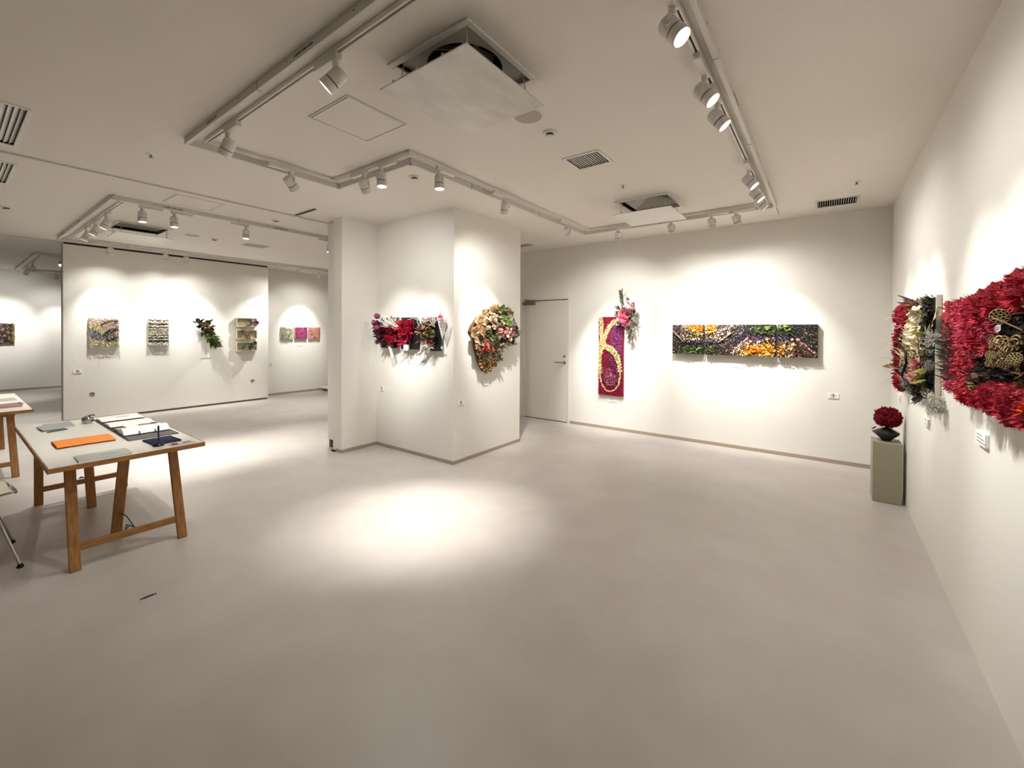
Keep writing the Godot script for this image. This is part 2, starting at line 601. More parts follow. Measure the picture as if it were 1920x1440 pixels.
func speaker(c: Vector3, label: String):
	var o := thing("ceiling_speaker", label, "speaker", Vector3(c.x, CEIL, c.z), 0.0, "round ceiling speakers")
	var b := MB.new()
	b.lathe([Vector2(0.092, -0.006), Vector2(0.104, -0.007), Vector2(0.108, 0.0)], 36, Vector3.ZERO)
	obj("rim", b, M.white_metal, o)
	var g := MB.new()
	g.lathe([Vector2(0.0, -0.0062), Vector2(0.05, -0.0064), Vector2(0.093, -0.005)], 36, Vector3.ZERO)
	obj("mesh_grille", g, M.speaker, o)

# ---------------------------------------------------------------- the place
func _ready():
	R.seed = 11
	N.seed = 5; N.frequency = 1.0; N.fractal_octaves = 3
	# camera: yaw, pitch, roll of a level wide lens, principal point above the middle of the frame
	var cam := Camera3D.new()
	cam.name = "camera"
	add_child(cam)
	var yaw := 0.637306
	var pitch := -0.0082213
	var roll := 0.0057454
	var fw := Vector3(-sin(yaw) * cos(pitch), sin(pitch), -cos(yaw) * cos(pitch))
	var rt := Vector3(cos(yaw), 0, -sin(yaw))
	var up := rt.cross(fw)
	cam.transform = Transform3D(Basis(rt * cos(roll) + up * sin(roll), up * cos(roll) - rt * sin(roll), -fw), Vector3(0, 1.55, 0))
	cam.projection = Camera3D.PROJECTION_FRUSTUM
	cam.keep_aspect = Camera3D.KEEP_HEIGHT
	cam.near = 0.05
	cam.far = 60.0
	cam.size = 0.05 * 1440.0 / 794.289
	cam.frustum_offset = Vector2(0, 0.05 * (627.073 - 720.0) / 794.289)
	cam.current = true
	var we := WorldEnvironment.new()
	we.name = "environment"
	var e := Environment.new()
	e.background_mode = Environment.BG_COLOR
	e.background_color = Color.BLACK
	e.tonemap_mode = Environment.TONE_MAPPER_LINEAR
	e.tonemap_exposure = 2.25
	e.sdfgi_enabled = true
	e.ssao_enabled = true
	e.ssil_enabled = true
	we.environment = e
	add_child(we)
	materials()
	shell()
	ceiling_fittings()
	lamps()
	partitions()
	wall_cards()
	triptych()
	vine_panel()
	flower_boards()
	bark_wreath()
	dark_relief()
	red_relief()
	middle_room_art()
	plinths()
	tables()
	chair()

func materials():
	M.wall = mat("ebe7df", 0.9)
	M.wall.normal_enabled = true
	M.wall.normal_texture = noise_tex(3, 0.02, Color.BLACK, Color.WHITE, 5, 512, true, 3.0)
	M.wall.normal_scale = 0.12
	M.wall.uv1_triplanar = true
	M.wall.uv1_world_triplanar = true
	M.wall.uv1_scale = Vector3.ONE * 0.8
	M.ceiling = M.wall.duplicate()
	M.ceiling.albedo_color = Color("e8e1d8")
	M.floor = mat("ffffff", 0.5)
	M.floor.albedo_texture = noise_tex(9, 0.006, Color("bbb3ac"), Color("c4bdb6"), 5, 1024)
	M.floor.roughness_texture = noise_tex(12, 0.01, Color(0.75, 0.75, 0.75), Color(1, 1, 1), 4, 512)
	M.floor.normal_enabled = true
	M.floor.normal_texture = noise_tex(13, 0.05, Color.BLACK, Color.WHITE, 4, 512, true, 2.0)
	M.floor.normal_scale = 0.06
	M.floor.uv1_triplanar = true
	M.floor.uv1_world_triplanar = true
	M.floor.uv1_scale = Vector3.ONE * 0.35
	M.white_metal = mat("e4e0d8", 0.45)
	M.rail = mat("d8d4cb", 0.5)
	M.joint = mat("4a453e", 0.8)
	M.slot = mat("2a1a12", 0.6)
	M.black = mat("0b0a0b", 0.7)
	M.ac_grey = mat("b5b0a4", 0.7)
	M.steel = mat("8c877e", 0.35, 0.8)
	M.chrome = mat("b9b7b4", 0.18, 1.0)
	M.speaker = mat("b3aca0", 0.8)
	M.deflector = mat("ffffff", 0.28)
	M.deflector.albedo_texture = noise_tex(21, 0.012, Color("d0cbc2"), Color("e3dfd8"), 4, 512)
	M.deflector.uv1_triplanar = true
	M.deflector.uv1_scale = Vector3(1.2, 1.2, 0.6)
	M.lens = mat("ffffff", 0.4)
	M.lens.emission_enabled = true
	M.lens.emission = Color(1, 0.985, 0.95)
	M.base = mat("a8998a", 0.7)
	M.door = mat("e2ddd2", 0.6)
	M.card = mat("f6f4ef", 0.6)
	M.ink = mat("6e6760", 0.8)
	M.redink = mat("8a4a48", 0.8)
	M.seal = mat("6f655c", 0.8)
	M.plant = plant_mat(0.75)
	M.gloss = plant_mat(0.45)
	M.board = mat("0d0b0c", 0.55)
	M.canvas = mat("d8d2c2", 0.85)
	M.laminate = mat("d9d4c8", 0.35)
	M.wood = mat("ffffff", 0.55)
	M.wood.albedo_texture = noise_tex(31, 0.02, Color("8a5a2c"), Color("b58449"), 4, 512)
	M.wood.uv1_triplanar = true
	M.wood.uv1_scale = Vector3(6, 0.7, 6)
	M.wood_x = M.wood.duplicate()
	M.wood_x.uv1_scale = Vector3(0.7, 8, 8)
	M.wood_z = M.wood.duplicate()
	M.wood_z.uv1_scale = Vector3(8, 8, 0.7)
	M.pedestal = mat("a9a28d", 0.6)
	M.vc = mat("ffffff", 0.7, 0.0, true)
	M.steel_matt = mat("8d877d", 0.55, 0.3)
	M.edge = mat("a09488", 0.7)
	M.glyph = mat("2c1d1c", 0.8)
	M.crimson = mat("7a0f28", 0.8)
	M.batten = mat("9a8468", 0.7)
	M.glossy_white = mat("ffffff", 0.35, 0.0, true)
	M.tray = mat("d4ccb0", 0.8)
	M.vase = mat("121214", 0.45)
	M.grey_paper = mat("9fa29a", 0.5)
	M.silver = mat("a3a8a6", 0.3, 0.3)
	M.navy = mat("1c2450", 0.4)
	M.navy_cloth = mat("10163f", 0.85)
	M.navy_cloth.rim_enabled = true
	M.navy_cloth.rim = 0.4
	M.orange = mat("f08a24", 0.55)
	M.binder = mat("1d1b1a", 0.5)
	M.lining = mat("5c574e", 0.6)
	M.photo = mat("8d7a74", 0.5)
	M.flyer = mat("d8c4bc", 0.5)
	M.pink_paper = mat("c9a09c", 0.6)
	M.gloss_black = mat("08080a", 0.3)
	M.shell = mat("cfc9b4", 0.45)

func shell():
	struct("floor", span(Vector3(-16.4, -0.12, -6.6), Vector3(0.9, 0, 5.6)), M.floor)
	var holes := [
		[-1.6 - 0.255, -1.715 - 0.26, -1.6 + 0.255, -1.715 + 0.26], [-1.58 - 0.255, -4.69 - 0.26, -1.58 + 0.255, -4.69 + 0.26], [-7.77 - 0.255, -1.68 - 0.26, -7.77 + 0.255, -1.68 + 0.26],
		[-1.596 - 0.14, -3.197 - 0.13, -1.596 + 0.14, -3.197 + 0.13], [0.082 - 0.172, -5.785 - 0.15, 0.082 + 0.172, -5.785 + 0.15],
		[-4.62 - 0.45, -0.29 - 0.055, -4.62 + 0.45, -0.29 + 0.055], [-6.05 - 0.4, -0.33 - 0.055, -6.05 + 0.4, -0.33 + 0.055],
		[-5.335, -6.3, -5.305, 2.2], [-5.305, -2.645, -4.82, -2.6], [-10.055, -6.3, -10.025, 2.2]]
	ceiling_grid("ceiling", -16.4, -6.6, 0.9, 5.6, holes)
	struct("wall_right", span(Vector3(0.592, 0, -6.5), Vector3(0.75, CEIL, 5.4)), M.wall)
	# back wall with a doorway
	var b := MB.new()
	b.box(Vector3(4.057, CEIL, 0.16), Vector3(-1.4365, CEIL / 2, -6.392))
	b.box(Vector3(0.94, CEIL - 2.125, 0.16), Vector3(-3.935, (CEIL + 2.125) / 2, -6.392))
	b.box(Vector3(12.0, CEIL, 0.16), Vector3(-10.405, CEIL / 2, -6.392))
	struct("wall_back", b, M.wall)
	struct("wall_front", span(Vector3(-16.4, 0, 5.2), Vector3(0.9, CEIL, 5.4)), M.wall)
	struct("wall_left", span(Vector3(-16.3, 0, -6.5), Vector3(-16.1, CEIL, 5.4)), M.wall)
	struct("wall_middle", span(Vector3(-10.6, 0, -6.312), Vector3(-10.45, CEIL, -4.2)), M.wall)
	var c := MB.new()
	c.box(Vector3(1.44, CEIL, 1.315), Vector3(-4.16, CEIL / 2, -4.1775))
	c.box(Vector3(0.19, CEIL, 1.0), Vector3(-4.975, CEIL / 2, -3.5))
	var col := struct("column", c, M.wall)
	var bb := MB.new()
	bb.box(Vector3(1.45, 0.042, 0.006), Vector3(-4.158, 0.021, -3.517))
	bb.box(Vector3(0.006, 0.042, 1.325), Vector3(-3.437, 0.021, -4.178))
	bb.box(Vector3(0.006, 0.042, 0.52), Vector3(-4.877, 0.021, -3.26))
	bb.box(Vector3(0.12, 0.042, 0.006), Vector3(-4.934, 0.021, -2.997))
	struct("baseboard_column", bb, M.base)
	var b2 := MB.new()
	b2.box(Vector3(4.04, 0.045, 0.008), Vector3(-1.43, 0.0225, -6.308))
	struct("baseboard_back", b2, M.base)
	struct("baseboard_middle", bx(Vector3(0.008, 0.05, 2.1), Vector3(-10.446, 0.025, -5.25)), M.base)
	struct("baseboard_left", bx(Vector3(0.008, 0.05, 9.0), Vector3(-16.096, 0.025, -1.8)), M.base)
	# door with frame, closer, lever and lock
	var d := Node3D.new()
	d.name = "door_1"
	d.set_meta("kind", "structure")
	add_child(d)
	d.position = Vector3(-3.98, 0, -6.33)
	var f := MB.new()
	f.box(Vector3(0.035, 2.125, 0.06), Vector3(0.4975, 1.0625, 0.0), 0.003)
	f.box(Vector3(0.035, 2.125, 0.06), Vector3(-0.4075, 1.0625, 0.0), 0.003)
	f.box(Vector3(0.87, 0.03, 0.06), Vector3(0.045, 2.11, 0.0), 0.003)
	obj("door_frame", f, M.white_metal, d)
	var lf := obj("door_leaf", bx(Vector3(0.862, 2.07, 0.04), Vector3(0.045, 1.046, 0.0), 0.002), M.door, d)
	obj("threshold", bx(Vector3(0.87, 0.01, 0.05), Vector3(0.045, 0.005, 0.0)), M.joint, d)
	var h := MB.new()
	h.lathe([Vector2(0, 0.009), Vector2(0.022, 0.008), Vector2(0.026, 0.0)], 22, Vector3(0.423, 1.019, 0.02), Basis(Vector3.RIGHT, PI / 2))
	h.tube([Vector3(0.423, 1.019, 0.025), Vector3(0.423, 1.019, 0.06), Vector3(0.405, 1.019, 0.07), Vector3(0.25, 1.02, 0.07)], [0.009, 0.009, 0.009, 0.008], 10)
	obj("door_handle", h, M.steel, lf)
	var k := MB.new()
	k.lathe([Vector2(0, 0.014), Vector2(0.017, 0.013), Vector2(0.021, 0.0)], 20, Vector3(0.42, 1.127, 0.02), Basis(Vector3.RIGHT, PI / 2))
	obj("door_lock", k, M.steel, lf)
	var cl := MB.new()
	cl.box(Vector3(0.26, 0.06, 0.05), Vector3(-0.30, 2.045, 0.045), 0.006)
	obj("door_closer", cl, M.steel, lf)
	var ar := MB.new()
	ar.tube([Vector3(-0.25, 2.09, 0.05), Vector3(-0.30, 2.095, 0.2)], [0.008], 6)
	ar.tube([Vector3(-0.30, 2.095, 0.2), Vector3(-0.38, 2.11, 0.03)], [0.007], 6)
	ar.lathe([Vector2(0, 0.03), Vector2(0.014, 0.028), Vector2(0.014, 0.0)], 12, Vector3(-0.25, 2.075, 0.05))
	obj("closer_arm", ar, M.steel, lf)
	struct("wall_behind_door", span(Vector3(-4.5, 0, -6.5), Vector3(-3.4, 2.2, -6.48)), M.wall)

func ceiling_fittings():
	var g1 := "picture hanging rails on the ceiling"
	var g2 := "lighting tracks on the ceiling"
	rails([Vector2(-3.818, -1.092), Vector2(-0.456, -1.092)], "picture_rail", "grey picture rail running along the near left edge of the main room ceiling loop", "rail", g1)
	rails([Vector2(-0.456, -1.115), Vector2(-0.456, -5.45)], "picture_rail", "long picture rail over the right wall, outside the row of lit spotlights", "rail", g1)
	rails([Vector2(-0.49, -5.45), Vector2(-2.762, -5.45), Vector2(-2.762, -2.318), Vector2(-3.818, -2.318), Vector2(-3.818, -1.12)], "picture_rail", "stepped picture rail around the square column and along the back wall", "rail", g1)
	rails([Vector2(-3.72, -1.192), Vector2(-0.53, -1.192)], "lighting_track", "white lighting track with dark slot beside the near left picture rail", "track", g2)
	rails([Vector2(-0.53, -5.34), Vector2(-0.53, -1.23)], "lighting_track", "white lighting track parallel to the right wall carrying lit spotlights", "track", g2)
	rails([Vector2(-3.72, -1.23), Vector2(-3.72, -2.205), Vector2(-2.65, -2.205), Vector2(-2.65, -5.34), Vector2(-0.57, -5.34)], "lighting_track", "stepped white lighting track around the column and along the back wall", "track", g2)
	rails([Vector2(-6.12, -5.5), Vector2(-9.52, -5.5), Vector2(-9.52, -1.09), Vector2(-6.08, -1.09), Vector2(-6.08, -5.5)], "picture_rail", "rectangular picture rail loop on the middle room ceiling", "rail", g1)
	rails([Vector2(-6.19, -5.39), Vector2(-6.19, -1.2), Vector2(-9.41, -1.2), Vector2(-9.41, -5.39), Vector2(-6.23, -5.39)], "lighting_track", "rectangular white lighting track loop on the middle room ceiling", "track", g2)
	rails([Vector2(-15.32, -5.0), Vector2(-15.32, -1.06), Vector2(-11.80, -1.06), Vector2(-11.80, -5.0)], "picture_rail", "picture rail loop on the ceiling of the farthest room at left", "rail", g1)
	rails([Vector2(-11.91, -5.0), Vector2(-11.91, -1.17), Vector2(-15.21, -1.17), Vector2(-15.21, -5.0)], "lighting_track", "lighting track loop on the ceiling of the farthest room at left", "track", g2)
	for q in [[-5.32, -2.15, "dark slot in the ceiling for sliding partitions, ending at the column", 0], [-10.04, -2.15, "dark ceiling slot directly above the movable white wall with four artworks", 0]]:
		var o := thing("partition_track", q[2], "track", Vector3(q[0], CEIL, 0))
		obj("channel", bx(Vector3(0.029, 0.05, 8.4), Vector3(0, 0.027, -2.05)), M.black, o)
		var b := MB.new()
		for s in [-1.0, 1.0]: b.box(Vector3(0.012, 0.006, 8.4), Vector3(s * 0.021, -0.003, -2.05), 0.001)
		obj("lip", b, M.rail, o)
	var o2 := thing("partition_track", "short dark branch slot in the ceiling just before the column", "track", Vector3(-5.07, CEIL, -2.6225))
	obj("channel", bx(Vector3(0.47, 0.05, 0.043), Vector3(0.005, 0.027, 0)), M.black, o2)
	var b3 := MB.new()
	for s in [-1.0, 1.0]: b3.box(Vector3(0.47, 0.006, 0.014), Vector3(0.012, -0.003, s * 0.029), 0.001)
	obj("lip", b3, M.rail, o2)
	air_conditioner(Vector3(-1.6, 0, -1.715), true, "large ceiling air unit with open round fan and stained white board hanging below", 0.62, 0.65)
	air_conditioner(Vector3(-1.58, 0, -4.69), false, "square ceiling diffuser with hanging white board near the back wall", 0.62, 0.6)
	air_conditioner(Vector3(-7.77, 0, -1.68), false, "square ceiling diffuser with hanging board in the middle room", 0.62, 0.6)
	vent(Vector3(-1.596, 0, -3.197), 0.28, 0.26, 13, true, "square ceiling grille of angled slats above the middle of the main room", 0.5, "ceiling vents")
	vent(Vector3(0.082, 0, -5.785), 0.344, 0.30, 17, true, "wide black ceiling vent with thin straight slats near the back right corner", 0.0, "ceiling vents")
	vent(Vector3(-4.62, 0, -0.29), 0.9, 0.11, 4, false, "long shadowed ceiling vent with lengthwise slats nearest the camera at left", 0.95, "ceiling vents", 0.03)
	vent(Vector3(-6.05, 0, -0.33), 0.8, 0.11, 4, false, "long shadowed ceiling vent with lengthwise slats beyond the partition slot at left", 0.95, "ceiling vents", 0.03)
	hatch(Vector3(-2.553, 0, -1.69), 0.455, 0.455, "square access hatch in the ceiling beside the large air unit")
	hatch(Vector3(-0.675, 0, -5.765), 0.45, 0.46, "square access hatch in the ceiling at the back right, behind the spotlights")
	hatch(Vector3(-5.71, 0, -1.7), 0.455, 0.455, "square access hatch in the ceiling just past the partition slot")
	hatch(Vector3(-8.55, 0, -1.55), 0.3, 0.3, "small access hatch in the middle room ceiling by the diffuser")
	speaker(Vector3(-1.59, 0, -2.31), "round ceiling speaker half hidden behind the large hanging board")
	speaker(Vector3(-7.70, 0, -2.275), "round ceiling speaker in the middle room")
	detector(Vector3(-3.06, 0, -2.607), "smoke detector on the ceiling in front of the column")
	detector(Vector3(-1.594, 0, -2.592), "smoke detector with metal centre beside the half hidden speaker")
	detector(Vector3(-7.72, 0, -0.468), "smoke detector near the left edge of the ceiling")
	detector(Vector3(-5.746, 0, -2.597), "smoke detector on the ceiling just left of the partition slot")
	detector(Vector3(-7.73, 0, -2.57), "small flat detector behind the middle room speaker")
	sprinkler(Vector3(-1.59, 0, -3.94), "sprinkler head in the ceiling between grille and back diffuser")
	sprinkler(Vector3(-2.43, 0, -5.97), "sprinkler head in the ceiling above the tall crimson panel")
	sprinkler(Vector3(0.219, 0, -5.107), "sprinkler head in the ceiling above the wide black vent")
	sprinkler(Vector3(-4.414, 0, -1.024), "sprinkler head in the ceiling at the outer corner of the rail loop")
	sprinkler(Vector3(-8.3, 0, -1.95), "sprinkler head in the ceiling of the middle room")
	# flat return grille flush in the middle room ceiling, and a flat plate over the door
	for q in [[-7.76, -3.18, 0.24, 0.33, "plain flat grille flush in the middle room ceiling"], [-4.05, -5.75, 0.3, 0.16, "plain flat grille in the ceiling above the white door"]]:
		var o := thing("flat_grille", q[4], "vent", Vector3(q[0], CEIL, q[1]))
		var f := MB.new()
		frame_ring(f, Vector3(0, -0.003, 0), q[2] + 0.03, q[3] + 0.03, 0.016, 0.006, 0.001)
		obj("frame", f, M.rail, o)
		var n := int(q[3] / 0.03)
		for i in n:
			obj("slat", bx(Vector3(q[2] - 0.004, 0.003, 0.018), Vector3(0, -0.0025, ((i + 0.5) / n - 0.5) * q[3]), 0.0, Basis(Vector3.RIGHT, 0.12)), M.speaker, o)

func lamps():
	var X := Vector3.RIGHT
	var Z := Vector3.BACK
	# main room
	track_lamp(Vector3(-2.0, 0, -1.192), X, Vector3(-4.0, 0.3, 0.45), 1.2, 26, "tilted spotlight on the near left track, bright edge of its lens showing", -1.0)
	track_lamp(Vector3(-3.34, 0, -1.192), X, Vector3(-4.8, 0.7, -0.72), 2.6, 26, "spotlight at the front left corner of the rails, turned towards the table")
	track_lamp(Vector3(-3.72, 0, -1.8), Z, Vector3(-4.35, 1.40, -3.5), 3.4, 19, "spotlight on the short left track leaning towards the column", 1.0, 5.0)
	track_lamp(Vector3(-3.25, 0, -2.205), X, Vector3(-3.95, 1.38, -3.5), 3.4, 18, "unlit looking spotlight left of the pair in front of the column", -1.0)
	track_lamp(Vector3(-3.0, 0, -2.205), X, Vector3(-2.85, 0, -2.2), 4.6, 22, "glowing spotlight pointing straight down on the left of the rail corner", 1.0)
	track_lamp(Vector3(-2.65, 0, -2.53), Z, Vector3(-2.55, 0, -2.5), 5.2, 22, "glowing spotlight pointing straight down on the right of the rail corner", -1.0)
	track_lamp(Vector3(-2.65, 0, -3.44), Z, Vector3(-3.44, 1.4, -4.15), 5.0, 21, "spotlight above the bark relief, on the track beside the column")
	track_lamp(Vector3(-2.65, 0, -4.75), Z, Vector3(-2.72, 0.9, -6.2), 4.5, 22, "spotlight nearest the back corner of the track beside the column")
	track_lamp(Vector3(-2.22, 0, -5.34), X, Vector3(-2.65, 1.25, -6.31), 3.2, 24, "leftmost spotlight on the back wall track, near the tall crimson panel")
	track_lamp(Vector3(-1.54, 0, -5.34), X, Vector3(-1.45, 1.27, -6.31), 3.6, 24, "spotlight on the back wall track half hidden by the hanging board")
	track_lamp(Vector3(-1.08, 0, -5.34), X, Vector3(-0.95, 1.27, -6.31), 4.2, 24, "spotlight on the back wall track just right of the hanging board")
	track_lamp(Vector3(-0.82, 0, -5.34), X, Vector3(-0.4, 1.27, -6.31), 3.6, 24, "rightmost spotlight on the back wall track beside the access hatch")
	track_lamp(Vector3(-0.53, 0, -4.04), Z, Vector3(0.59, 1.45, -4.05), 2.1, 22, "lit spotlight fourth along the right track, above the pair at its far end")
	track_lamp(Vector3(-0.53, 0, -4.48), Z, Vector3(0.59, 1.45, -4.55), 2.1, 22, "lit spotlight fifth along the right track, nearer the far corner")
	track_lamp(Vector3(-0.53, 0, -4.80), Z, Vector3(0.59, 1.4, -5.2), 1.5, 22, "small spotlight seen edge on at the far end of the right track")
	track_lamp(Vector3(-0.53, 0, -2.42), Z, Vector3(0.59, 1.45, -2.45), 1.8, 24, "lit spotlight second along the right track, below the big white adapter box")
	track_lamp(Vector3(-0.53, 0, -2.75), Z, Vector3(0.59, 1.4, -2.95), 1.9, 24, "lit spotlight third along the right track")
	track_lamp(Vector3(-0.53, 0, -1.83), Z, Vector3(0.59, 1.4, -1.75), 1.6, 24, "brightest spotlight, nearest the camera on the right track")
	# middle room
	track_lamp(Vector3(-6.19, 0, -1.36), Z, Vector3(-6.1, 0, -1.4), 3.6, 24, "leftmost of the three downward spotlights on the middle room's near track", -1.0)
	track_lamp(Vector3(-6.19, 0, -1.65), Z, Vector3(-6.1, 0, -1.75), 4.2, 24, "middle one of the three downward spotlights on the middle room's near track", -1.0)
	track_lamp(Vector3(-6.19, 0, -2.42), Z, Vector3(-6.1, 0, -2.3), 3.6, 24, "rightmost of the three downward spotlights on the middle room's near track", 1.0)
	track_lamp(Vector3(-7.0, 0, -1.2), X, Vector3(-7.3, 0.7, -0.25), 2.0, 24, "topmost of three tilted spotlights on the middle room's left track")
	track_lamp(Vector3(-7.6, 0, -1.2), X, Vector3(-7.9, 0.7, -0.2), 2.0, 24, "second of three tilted spotlights on the middle room's left track")
	track_lamp(Vector3(-8.15, 0, -1.2), X, Vector3(-8.5, 0.7, -0.2), 2.0, 24, "lowest of three tilted spotlights on the middle room's left track")
	track_lamp(Vector3(-9.41, 0, -1.66), Z, Vector3(-10.0, 1.45, -1.68), 2.6, 27, "spotlight over the landscape relief on the movable white wall")
	track_lamp(Vector3(-9.41, 0, -2.38), Z, Vector3(-10.0, 1.45, -2.42), 2.6, 27, "spotlight over the striped relief on the movable white wall")
	track_lamp(Vector3(-9.41, 0, -2.68), Z, Vector3(-10.0, 1.4, -3.1), 2.6, 27, "spotlight over the hanging leaf bundle on the movable white wall")
	track_lamp(Vector3(-9.41, 0, -4.72), Z, Vector3(-10.0, 1.4, -3.95), 3.3, 27, "spotlight beyond the movable wall turned back towards the flower trays")
	track_lamp(Vector3(-9.41, 0, -5.22), Z, Vector3(-10.45, 1.4, -5.3), 3.6, 25, "spotlight over the three small square panels in the far corner")
	track_lamp(Vector3(-6.19, 0, -3.6), Z, Vector3(-5.9, 0, -3.3), 3.0, 28, "bright spotlight touching the edge of the partition by the column")
	track_lamp(Vector3(-7.7, 0, -5.39), X, Vector3(-8.4, 0, -4.4), 4.0, 30, "spotlight on the far track of the middle room, hidden behind the column")
	# farthest room
	track_lamp(Vector3(-11.91, 0, -1.42), Z, Vector3(-10.6, 0.6, -0.7), 4.0, 30, "flaring spotlight beyond the left end of the movable white wall")
	track_lamp(Vector3(-13.5, 0, -1.17), X, Vector3(-14.2, 0, -0.6), 3.0, 28, "right one of two small spotlights on the farthest room's near track")
	track_lamp(Vector3(-14.5, 0, -1.17), X, Vector3(-16.1, 1.5, -0.8), 4.0, 26, "left one of two small spotlights on the farthest room's near track")
	track_lamp(Vector3(-15.21, 0, -1.7), Z, Vector3(-16.1, 1.3, -1.9), 2.0, 26, "lowest small spotlight in the farthest room, near the left wall")

func partitions():
	# movable white wall that carries four works
	var o := thing("partition_panel", "long movable white wall standing free, hung with four small plant works", "partition", Vector3(-10.0, 0, -2.78))
	obj("panel", bx(Vector3(0.08, 2.895, 3.165), Vector3(-0.041, 1.485, 0), 0.002), M.wall, o)
	obj("edge_strip", bx(Vector3(0.084, 2.895, 0.012), Vector3(-0.041, 1.485, 1.588), 0.002), M.edge, o)
	obj("bottom_seal", bx(Vector3(0.05, 0.04, 3.14), Vector3(-0.041, 0.02, 0)), M.seal, o)
	obj("top_track_seal", bx(Vector3(0.05, 0.034, 3.14), Vector3(-0.041, 2.949, 0)), M.black, o)
	for z in [1.245, -1.261]:
		var b := MB.new()
		b.lathe([Vector2(0.0, 0.0015), Vector2(0.022, 0.0015), Vector2(0.028, 0.004), Vector2(0.034, 0.004), Vector2(0.036, 0.0)], 24, Vector3.ZERO, Basis(Vector3.BACK, -PI / 2))
		put("pull_disc", b.mesh(), M.steel_matt, o, Transform3D(Basis.IDENTITY, Vector3(-0.0005, 0.436, z)))
	# folded partitions parked beside the column
	var p := thing("partition_panel", "white folding partition parked edge on behind the wall end at the column", "partition", Vector3(-5.185, 0, -3.9))
	obj("panel", bx(Vector3(0.20, 2.84, 1.7), Vector3(0, 1.53, 0), 0.003), M.wall, p)
	obj("bottom_seal", bx(Vector3(0.05, 0.11, 0.06), Vector3(-0.07, 0.055, 0.80)), M.seal, p)
	var r := MB.new()
	r.box(Vector3(0.028, 0.06, 0.12), Vector3(0.02, 2.958, 0.5))
	obj("hanger", r, M.black, p)
	var g := thing("rubber_stop", "small black rubber stop on the floor at the end of the column wall", "door stop", Vector3(-5.035, 0, -2.985))
	obj("body", bx(Vector3(0.075, 0.022, 0.02), Vector3(0, 0.011, 0), 0.004), M.black, g)

func card(at: Vector3, turn: float, w: float, h: float, lines: int, label: String, group := "caption cards beside the works", stand := 0.004):
	var o := thing("caption_card", label, "caption card", at, turn, group)
	obj("card", bx(Vector3(w, h, stand), Vector3(0, 0, stand / 2 + 0.001), 0.0008), M.card, o)
	var b := MB.new()
	for i in lines:
		var y := h * (0.25 - 0.5 * i / maxf(1, lines - 1))
		var q := -w * 0.36
		while q < w * (0.1 + 0.22 * ((i * 7) % 3)):
			var s := w * (0.05 + 0.03 * ((i + int(q * 400)) % 3))
			b.box(Vector3(s, h * 0.07, 0.0004), Vector3(q + s / 2, y, stand + 0.0012))
			q += s + w * 0.025
	if lines: stuff(obj("lettering", b, M.ink, o))

func notice(at: Vector3, turn: float, label: String):
	var o := thing("notice_card", label, "notice", at, turn, "small notice cards with a round emblem")
	obj("card", bx(Vector3(0.105, 0.065, 0.006), Vector3(0, 0, 0.004), 0.001), M.card, o)
	var b := MB.new()
	b.lathe([Vector2(0.0205, 0), Vector2(0.0225, 0.0006), Vector2(0.0245, 0)], 28, Vector3(0, 0.005, 0.0072), Basis(Vector3.RIGHT, PI / 2))
	b.box(Vector3(0.042, 0.0022, 0.0006), Vector3(0, 0.005, 0.0084), 0.0, Basis(Vector3.BACK, -PI / 4))
	obj("emblem_ring", b, M.redink, o)
	var h := MB.new()     # the little dark hand in the ring
	h.box(Vector3(0.013, 0.013, 0.0006), Vector3(0, 0.0, 0.0076))
	for k in 4: h.box(Vector3(0.0026, 0.011 - absf(k - 1.4) * 0.002, 0.0006), Vector3(-0.005 + k * 0.0034, 0.0115, 0.0076))
	h.box(Vector3(0.0026, 0.009, 0.0006), Vector3(0.0085, 0.004, 0.0076), 0.0, Basis(Vector3.BACK, -0.6))
	obj("hand_symbol", h, M.glyph, o)
	var t := MB.new()
	for k in 6: t.box(Vector3(0.009, 0.0035, 0.0004), Vector3(-0.03 + k * 0.012, -0.0255, 0.0074))
	stuff(obj("lettering", t, M.ink, o))

